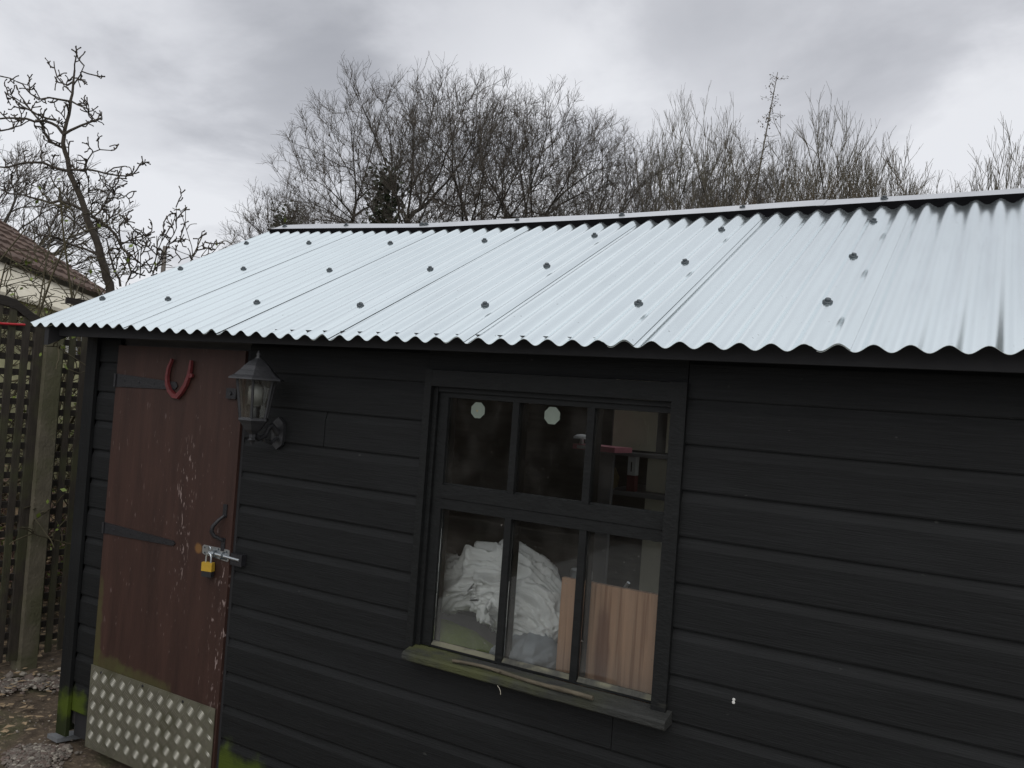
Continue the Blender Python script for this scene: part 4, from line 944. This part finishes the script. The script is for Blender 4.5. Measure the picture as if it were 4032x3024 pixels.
specs = [
 # label, az, dist, el_top, spread, kind, stems, lean toward right(+)/left(-), ivy, twig, dens, seed
 ("small bare tree with an ivy clad trunk at the left end of the row", 46.0, 37, 13.6, .85, 'oak', 1, -.08, 9.6, TWIGS, 1.0, 21),
 ("broad bare oak with thick ivy on its lower trunk, tallest on the left", 39.6, 32, 21.2, 1.12, 'oak', 2, -.10, 10.9, TWIGS, 1.15, 22),
 ("bare oak with two forking stems just right of the ivy clad oak", 36.4, 31, 22.2, 1.0, 'oak', 2, .06, 0, TWIGS, 1.1, 23),
 ("tall bare oak in the middle of the high clump", 33.0, 30, 22.3, 1.0, 'oak', 1, -.02, 0, TWIGS, 1.15, 24),
 ("bare oak leaning right at the right end of the high clump", 30.2, 31, 21.5, 1.0, 'oak', 1, .12, 0, TWIGS, 1.15, 25),
 ("lower bare tree just right of the high clump", 25.4, 33, 19.4, .85, 'oak', 2, .06, 0, GREYT, 1.0, 26),
 ("bare tree with a rounded top right of the gap in the row", 21.6, 34, 19.0, .85, 'oak', 2, .05, 0, GREYT, 1.0, 27),
 ("bare tree with tall straight top shoots in the middle of the right row", 18.7, 32, 20.9, 1.0, 'ash', 3, .03, 0, ASHT, 1.1, 28),
 ("slim bare tree leaning right under the tall larch tip", 15.6, 34, 19.0, .8, 'oak', 2, .05, 0, GREYT, 1.0, 29),
 ("ash tree with a brush of long upright shoots right of the larch", 10.4, 30, 20.2, .9, 'ash', 3, .02, 0, ASHT, 1.1, 30),
 ("ash tree with upright shoots sloping down to the gap at the right", 7.3, 31, 18.0, .85, 'ash', 3, .03, 0, ASHT, 1.1, 31),
 ("distant low bare tree in the gap near the right edge", 3.6, 55, 15.6, .75, 'oak', 2, 0, 0, ASHT, 1.0, 32),
 ("bare tree with slender shoots at the right edge of the photo", -.8, 30, 17.9, .95, 'ash', 3, .02, 0, ASHT, 1.0, 33),
 ("short bare tree between the brushy ash trees and the larch", 12.9, 36, 17.6, 1.0, 'oak', 2, 0, 0, GREYT, 1.0, 34),
 ("bare tree filling the background behind the rounded tree", 23.6, 44, 16.0, .9, 'oak', 2, 0, 0, TWIGS, .7, 35),
 ("bare tree filling the background behind the tall straight shoots", 17.0, 46, 16.5, .9, 'oak', 2, 0, 0, TWIGS, .7, 36),
 ("bare tree beyond the right edge of the row", -6, 33, 19.5, 1.0, 'oak', 2, 0, 0, TWIGS, 1.0, 37),
 ("wide bare tree behind the fruit tree and the house roof", 62.0, 25, 13.6, 1.6, 'oak', 2, 0, 0, TWIGS, 1.3, 38),
 ("bare background tree low behind the left end of the row", 43.4, 44, 13.6, .9, 'oak', 2, 0, 6, TWIGS, 1.0, 39),
 ("bare background tree behind the tall middle oak", 31.5, 44, 15.0, 1.1, 'oak', 2, 0, 0, TWIGS, .6, 40),
]
for (lb, az, dist, el, sp, kd, stm, ln_, iv, tw, dn, sd_) in specs:
    b, H = tr(az, dist, el)
    lean = (math.cos(R(az)) * ln_, math.sin(R(az)) * ln_)
    bare_tree("bare_tree", lb, b, H * .97, sd_, sp, lean, stm, kd, OAK, tw, iv, dens=dn)
# larch tip: thin leaning stem with short drooping side shoots and cones
b, H = tr(16.0, 33, 22.0); r = np.random.default_rng(77); root = thing("larch", "thin leaning larch tip with little cones standing above the row", "tree", tuple(b))
tip = pol(13.6, 33, H); t = np.linspace(0, 1, 14)[:, None]; pts = b * (1 - t) + tip * t; pts += np.array([1, 0, 0]) * (0.25 * np.sin(t * 3.0) * -1) * .6
rad = np.linspace(.10, .012, 14)[None]; lv = [(pts[None], rad)]
s_, d_, l_, q_ = children(r, pts[None], rad, np.array([1.0]), 70, .5, .995, R(45), R(95), .25, .95, .008)
d_[:, 2] -= .1; p, q = steps(r, s_, d_, l_, 5, .1, .02, q_ * .5, .4); lv.append((p, np.maximum(q, .006)))
V, F = tubes(lv, [6, 3]); fast_mesh("trunk", V, F, ASHT, root, b); leaves(root, r, p.reshape(-1, 3), 700, .05, .04, LARCH, 'cone', b)
# brown thicket under the right-hand trees
def thicket(az, dist, el, width, seed, label, m, n=170, leaf=0):
    b = pol(az, dist); H = 1.65 + dist * math.tan(R(el)); r = np.random.default_rng(seed)
    cl = lambda a_: np.clip(a_, -1.5, 1.5)
    st = b + np.stack([cl(r.normal(0, 1, n)) * width, r.normal(0, .8, n), np.zeros(n)], 1)
    d0 = np.array([0, 0, 1.]) + cl(r.normal(0, 1, (n, 3))) * .13; ln = H * r.uniform(.5, .95, n)
    p, q = steps(r, st, d0, ln, 7, .05, .04, np.full(n, .022), .3); lv = [(p, q)]
    for k, (m_, a1) in enumerate(((7, R(40)), (4, R(45)))):
        s_, d_, l_, q_ = children(r, p, q, ln, m_, .2, 1, R(12), a1, .2, .42, .007); p, q = steps(r, s_, d_, l_, 4, .1, .06, q_, .4); q = np.maximum(q, .005); lv.append((p, q)); ln = l_
    root = thing("thicket", label, "shrub", tuple(b), "brushy thickets under the trees"); V, F = tubes(lv, [4, 3, 3]); fast_mesh("stem", V, F, m, root, b)
thicket(13.0, 28, 14.8, 1.5, 51, "brown thicket at the foot of the larch", BROWNT)
thicket(9.3, 27, 15.0, 1.5, 52, "dense brown thicket under the upright ash shoots", BROWNT, 230)
thicket(6.0, 28, 14.0, 1.2, 53, "brown thicket thinning out towards the gap on the right", BROWNT, 130)
thicket(17.5, 29, 14.2, 1.6, 54, "grey brown thicket below the tall straight shoots", TWIGS, 150)
thicket(22.5, 30, 13.6, 1.7, 55, "grey thicket right of the high clump", TWIGS, 130)
thicket(27.5, 33, 13.6, 1.6, 56, "thin grey thicket at the foot of the leaning oak", TWIGS, 80)

def evergreen(az, dist, H, wid, seed, label):  # unseen trees, added for the dark streaks mirrored in the roof steel
    b = pol(az, dist); r = np.random.default_rng(seed); root = thing("unseen_evergreen", label, "tree", tuple(b))
    mb = MB(); mb.tube([tuple(b), tuple(b + np.array([0, 0, H * .6])), tuple(b + np.array([0, 0, H * .97]))], [.16, .08, .02], 8); mb.build("trunk", BARK, root)
    h = H * (1 - r.random(9000) ** .6 * .93); a_ = r.uniform(0, 6.283, 9000); rad = wid * (1.05 - h / H) ** .8 * r.uniform(.25, 1, 9000) ** .5
    leaves(root, r, b + np.stack([rad * np.cos(a_), rad * np.sin(a_), h], 1), 9000, .05, .16, IVY, 'foliage', b)
evergreen(-22, 13, 12.6, 2.3, 81, "unseen dark evergreen right of the shed, added for the dark streaks reflected in the roof")
evergreen(-34, 11, 11.0, 2.2, 82, "second unseen evergreen further right beyond the shed end, added for dark roof reflections")
# pear tree close by, limbs placed after the photo, with stubby spurs
def cr1(u, v): return u * .6631, 200 + v * .6631
PD = 7.8
limbs = [([(655, 1430), (640, 1360), (600, 1230), (560, 1080), (500, 940), (450, 800), (410, 700), (382, 580), (372, 490), (398, 420), (420, 310), (438, 200), (445, 120)], .070, .010, 0),
 ([(372, 490), (330, 412), (230, 425), (120, 405), (0, 398), (-80, 400)], .020, .008, .2), ([(330, 412), (250, 400), (130, 330), (60, 270), (20, 240)], .014, .006, .4),
 ([(372, 500), (450, 460), (530, 430), (600, 400)], .018, .007, -.3), ([(380, 580), (290, 540), (258, 450), (200, 380), (110, 250)], .018, .006, .5),
 ([(415, 300), (350, 270), (290, 290), (220, 300), (180, 260)], .014, .006, .1), ([(425, 300), (470, 320), (540, 370), (570, 420)], .012, .006, -.4), ([(440, 180), (380, 230), (330, 130), (320, 60)], .012, .005, .2),
 ([(438, 200), (470, 150), (505, 85)], .010, .005, -.2), ([(410, 715), (330, 685), (200, 655), (0, 690), (-60, 720)], .020, .008, .4), ([(415, 705), (560, 712), (700, 738), (795, 752), (832, 665)], .014, .006, -.4),
 ([(500, 712), (530, 610), (580, 575), (655, 592)], .010, .005, -.3), ([(490, 945), (380, 892), (280, 900), (150, 860), (40, 850)], .022, .008, .5), ([(545, 985), (640, 1035), (720, 1150), (785, 1255), (770, 1360)], .022, .009, -.3),
 ([(560, 985), (640, 880), (685, 770)], .010, .004, -.5), ([(640, 880), (715, 845)], .007, .004, -.5), ([(545, 980), (530, 850), (520, 720)], .009, .004, -.2), ([(640, 1035), (650, 960)], .010, .005, -.4),
 ([(560, 1080), (470, 1050), (380, 960)], .014, .006, .2), ([(600, 1225), (480, 1160), (330, 1110), (180, 1080)], .018, .007, .4), ([(715, 1400), (680, 1300), (645, 1200), (640, 1090), (612, 1100)], .016, .006, -.2),
 ([(720, 1150), (700, 1000), (760, 1040)], .010, .005, -.5), ([(720, 1150), (800, 1110), (910, 1075)], .010, .005, -.6), ([(760, 1360), (830, 1230), (800, 1060)], .009, .004, -.7), ([(830, 1350), (840, 1170), (850, 1050)], .007, .004, -.8),
 ([(890, 1320), (930, 1210), (970, 1090)], .008, .004, -.9), ([(930, 1310), (990, 1150), (1055, 1060), (1045, 935)], .008, .003, -1.0), ([(890, 1310), (940, 1280), (1060, 1200)], .007, .003, -1.0), ([(1060, 1260), (1150, 1200), (1215, 1130)], .006, .003, -1.1), ([(990, 1150), (1080, 1120)], .006, .003, -1.0), ([(0, 150), (90, 160), (210, 230)], .008, .003, .3), ([(-40, 470), (80, 470), (190, 400)], .012, .005, .6)]
r = np.random.default_rng(11); lv = []; sp_s = []; sp_d = []
for pts, ra, rb, dd in limbs:
    P_ = np.array([at_range(*cr1(u, v), PD + dd * (0.4 + .6 * i / len(pts))) for i, (u, v) in enumerate(pts)])
    # resample
    s = np.concatenate([[0], np.cumsum(np.linalg.norm(np.diff(P_, axis=0), axis=1))]); nS = max(5, int(s[-1] / .06)); tt = np.linspace(0, s[-1], nS)
    Q = np.stack([np.interp(tt, s, P_[:, k]) for k in range(3)], 1); Q[1:-1] = (Q[:-2] + 2 * Q[1:-1] + Q[2:]) / 4; Q[1:] += r.normal(0, .006, Q[1:].shape)
    lv.append((Q[None], np.linspace(ra * (.52 if ra > .05 else .68), rb * .75, nS)[None]))
    for i in range(1, nS):
        if ra > .05 and Q[i, 2] < 3.1: continue
        if r.random() < .85: sp_s.append(Q[i]); d_ = unit(np.cross(Q[i] - Q[i - 1], r.normal(0, 1, 3))) + unit(Q[i] - Q[i - 1]) * .3; sp_d.append(d_ + np.array([0, 0, .35]))
sp_s = np.array(sp_s); sp_d = np.array(sp_d); n = len(sp_s)
p, q = steps(r, sp_s, sp_d, r.uniform(.05, .2, n), 4, .33, .12, np.full(n, .0056), .85); q[:, -1] *= 1.35
s2, d2, l2, q2 = children(r, p, q, np.full(n, .12), 3, .2, 1, R(30), R(80), .35, .9, .005, .8); p2, q2 = steps(r, s2, d2, l2, 3, .4, .15, q2, .8); q2[:, -1] *= 1.4
base = at_range(*cr1(640, 1360), PD); base = np.array([base[0], base[1], 0])
lv[0] = (np.concatenate([base[None, None] + np.zeros((1, 1, 3)), lv[0][0]], 1), np.concatenate([[[.045]], lv[0][1]], 1))
pear = thing("fruit_tree", "leaning bare fruit tree with knobbly spurs rising behind the left end of the roof", "tree", tuple(base))
V, F = tubes([lv[0]], [8]); fast_mesh("trunk", V, F, PEARB, pear, base)
allL = lv[1:]
V, F = tubes(allL + [(p, q), (p2, q2)], [6] * len(allL) + [4, 4]); fast_mesh("crown", V, F, PEARB, pear, base)
# arching mossy shrub at the left
def shrub(az, dist, H, width, seed, label, m, n, arch=-.05, leaf=0, name="shrub", z0=0, lm=None, kids=(8, 6)):
    b = pol(az, dist, z0); r = np.random.default_rng(seed)
    st = b + np.stack([r.normal(0, width * .35, n), r.normal(0, width * .35, n), np.zeros(n)], 1)
    d0 = np.stack([np.clip(r.normal(0, .5, n), -.7, .7), np.clip(r.normal(0, .5, n), -.7, .7), np.ones(n)], 1); ln = H * r.uniform(.7, 1.15, n)
    p, q = steps(r, st, d0, ln, 9, .12, arch, np.full(n, .016), .35); lv = [(p, q)]; l_ = ln
    for m_ in kids:
        s_, d_, l_, q_ = children(r, p, q, l_, m_, .25, 1, R(25), R(75), .2, .45, .0048); p, q = steps(r, s_, d_, l_, 5, .2, -.02, q_, .5); q = np.maximum(q, .0036); lv.append((p, q))
    root = thing(name, label, "shrub", tuple(b)); V, F = tubes(lv, [5] + [3] * len(kids)); fast_mesh("stem", V, F, m, root, b)
    if leaf: leaves(root, r, p.reshape(-1, 3), leaf, .03, .026 if lm else .02, lm or NEWLEAF, 'leaf', b)
shrub(62.5, 7.2, 2.75, 1.2, 61, "tangled shrub with arching mossy canes and first green leaves above the trellis", CANE, 44, -.07, 1500)
shrub(58.5, 6.6, 2.15, .9, 62, "low arching bramble in front of the cream house wall", CANE, 13, -.10, 400)
shrub(67, 8.5, 3.0, 1.4, 63, "tall dense shrub behind the left edge of the trellis", CANE, 56, -.04, 500)
shrub(61.6, 6.6, .95, .7, 64, "dry pinkish brown undergrowth behind the trellis", PINKT, 16, -.08, 1500, "undergrowth", lm=LEAFB)
shrub(58.2, 6.5, .8, .6, 65, "dry undergrowth with yellow green leaves between trellis and shed", PINKT, 12, -.08, 700, "undergrowth", lm=NEWLEAF)

# ================================================================ HOUSE AND POLE
ze = 2.75
def on_z(px, py, z): d = ray_dir(px, py); t = (z - CAMP[2]) / d[2]; return CAMP + d * t
pa, pb = on_z(108, 1044, ze), on_z(380, 1153, ze)
ax = unit((pb - pa) * np.array([1, 1, 0])); nrm = np.array([-ax[1], ax[0], 0]); 
if nrm @ (pa - CAMP) < 0: nrm = -nrm
hs0, hl = pa - ax * 4.0, float(np.linalg.norm(pb - pa)) + 4.0 + 2.2
def hp(s, d, z): v = hs0 + ax * s + nrm * d; return (v[0], v[1], z)
house = thing("bungalow", "cream rendered bungalow with a brown tiled roof behind the shrubs", "house", tuple(hp(hl / 2, 2, 0)))
mb = MB(); d0, d1 = .25, 4.75
mb.add([hp(0.1, d0, 0), hp(hl - .1, d0, 0), hp(hl - .1, d1, 0), hp(.1, d1, 0), hp(.1, d0, ze), hp(hl - .1, d0, ze), hp(hl - .1, d1, ze), hp(.1, d1, ze), hp(.1, 2.5, ze + 1.42), hp(hl - .1, 2.5, ze + 1.42)],
       [(0, 1, 5, 4), (2, 3, 7, 6), (1, 2, 6, 9, 5), (3, 0, 4, 8, 7)]); mb.build("wall", RENDER, house)
PIT = math.atan(1.5 / 2.5)
for row in range(9):
    a0_, a1_ = row / 9 * 2.9, (row + 1) / 9 * 2.9 + .05
    for side in (0, 1):
        mb = MB(); nT = int(hl / .3)
        for i in range(nT):
            s0, s1 = i * hl / nT + .004, (i + 1) * hl / nT - .004; j = rng.uniform(-.008, .008)
            def T(s, a_, h): 
                d = a_ * math.cos(PIT) + .16; d = d if side == 0 else 5 - d
                return hp(s, d, ze + .03 + a_ * math.sin(PIT) + h)
            zz_ = .05 + j; mb.add([T(s0, a0_, zz_), T(s1, a0_, zz_), T(s1, a1_, .012), T(s0, a1_, .012), T(s0, a0_, zz_ - .03), T(s1, a0_, zz_ - .03), T((s0 + s1) / 2, a0_, zz_ + .02), T((s0 + s1) / 2, a1_, .03)],
                                   [(0, 6, 7, 3), (6, 1, 2, 7), (4, 5, 1, 6, 0)])
        mb.build("tile_course", TILE, house)
npan = 9
for k in range(npan):
    s0, s1 = k * hl / npan + .008, (k + 1) * hl / npan - .008; mb = MB(); V = [hp(s0, -.17, ze - .40), hp(s1, -.17, ze - .40), hp(s1, .24, ze - .01), hp(s0, .24, ze - .01)]
    mb.add(V + [(x, y, z - .04) for x, y, z in V], [(0, 1, 2, 3), (7, 6, 5, 4), (0, 4, 5, 1), (1, 5, 6, 2), (2, 6, 7, 3), (3, 7, 4, 0)]); mb.build("apron_panel", RENDER, house)
for k in range(int(hl / .16)):
    s0 = k * .16; mb = MB(); dd = -.11 + .008 * (k % 2); V = [hp(s0, dd, 0), hp(s0 + .155, dd, 0), hp(s0 + .155, dd + .02, 0), hp(s0, dd + .02, 0)]
    mb.add(V + [(x, y, ze - .42) for x, y, z in V], [(0, 1, 5, 4), (1, 2, 6, 5), (2, 3, 7, 6), (3, 0, 4, 7), (4, 5, 6, 7)]); mb.build("board", FARF, house)
mb = MB(); mb.tube([hp(0, 2.5, ze + 1.6), hp(hl, 2.5, ze + 1.6)], .11, 8); mb.build("ridge_tile", TILE, house)
ps = 3.75
mb = MB(); V = [hp(ps - .22, .4, ze), hp(ps + .22, .4, ze), hp(ps + .22, 1.6, ze), hp(ps - .22, 1.6, ze)]; mb.add(V + [(x, y, ze + .62) for x, y, z in V], [(0, 1, 5, 4), (1, 2, 6, 5), (2, 3, 7, 6), (3, 0, 4, 7), (4, 5, 6, 7)]); mb.build("dormer", WHITEP, house)
mb = MB(); mb.add([hp(5.2, -.123, 1.0), hp(6.3, -.123, 1.0), hp(6.3, -.123, 2.1), hp(5.2, -.123, 2.1)], [(0, 1, 2, 3)]); wn = mb.build("house_window", WINDARK, house)
for s0, s1, z0, z1 in ((5.12, 5.2, .92, 2.18), (6.3, 6.38, .92, 2.18), (5.2, 6.3, 2.1, 2.18), (5.2, 6.3, .92, 1.0), (5.72, 5.78, 1.0, 2.1)):
    pass
mb = MB()
for s0, s1, z0, z1 in ((5.12, 5.2, .92, 2.18), (6.3, 6.38, .92, 2.18), (5.2, 6.3, 2.1, 2.18), (5.2, 6.3, .92, 1.0), (5.72, 5.78, 1.0, 2.1)):
    mb.add([hp(s0, -.15, z0), hp(s1, -.15, z0), hp(s1, -.15, z1), hp(s0, -.15, z1), hp(s0, -.1215, z0), hp(s1, -.1215, z0), hp(s1, -.1215, z1), hp(s0, -.1215, z1)], [(0, 1, 2, 3), (0, 4, 5, 1), (1, 5, 6, 2), (2, 6, 7, 3), (3, 7, 4, 0)])
mb.build("frame", WHITEP, wn)
pt = at_range(*cr1(980, 1165), 26); pole = thing("utility_pole", "thin grey pole with a wire showing above the left slope of the roof", "pole", (pt[0], pt[1], 0))
mb = MB(); mb.tube([(pt[0], pt[1], 0), (pt[0], pt[1], pt[2] - 1), tuple(pt)], [.08, .065, .06], 10); mb.build("pole_shaft", POLE, pole)
mb = MB(); q_ = at_range(*cr1(1010, 1168), 26); mb.tube([tuple(pt - (q_ - pt) * .4), tuple(q_)], .035, 8); mb.build("cross_arm", POLE, pole)
e1 = at_range(*cr1(1400, 1200), 30); mb = MB(); mb.tube([tuple(q_ * (1 - t) + e1 * t - np.array([0, 0, .25 * math.sin(t * math.pi)])) for t in np.linspace(0, 1, 8)], .010, 5); mb.build("wire", WIREM, pole)
e0 = at_range(*cr1(-100, 1240), 30); e2 = at_range(*cr1(1250, 1272), 30); mb = MB(); mb.tube([tuple(e0 * (1 - t) + e2 * t - np.array([0, 0, .2 * math.sin(t * math.pi)])) for t in np.linspace(0, 1, 10)], .009, 5); mb.build("wire", WIREM, pole)
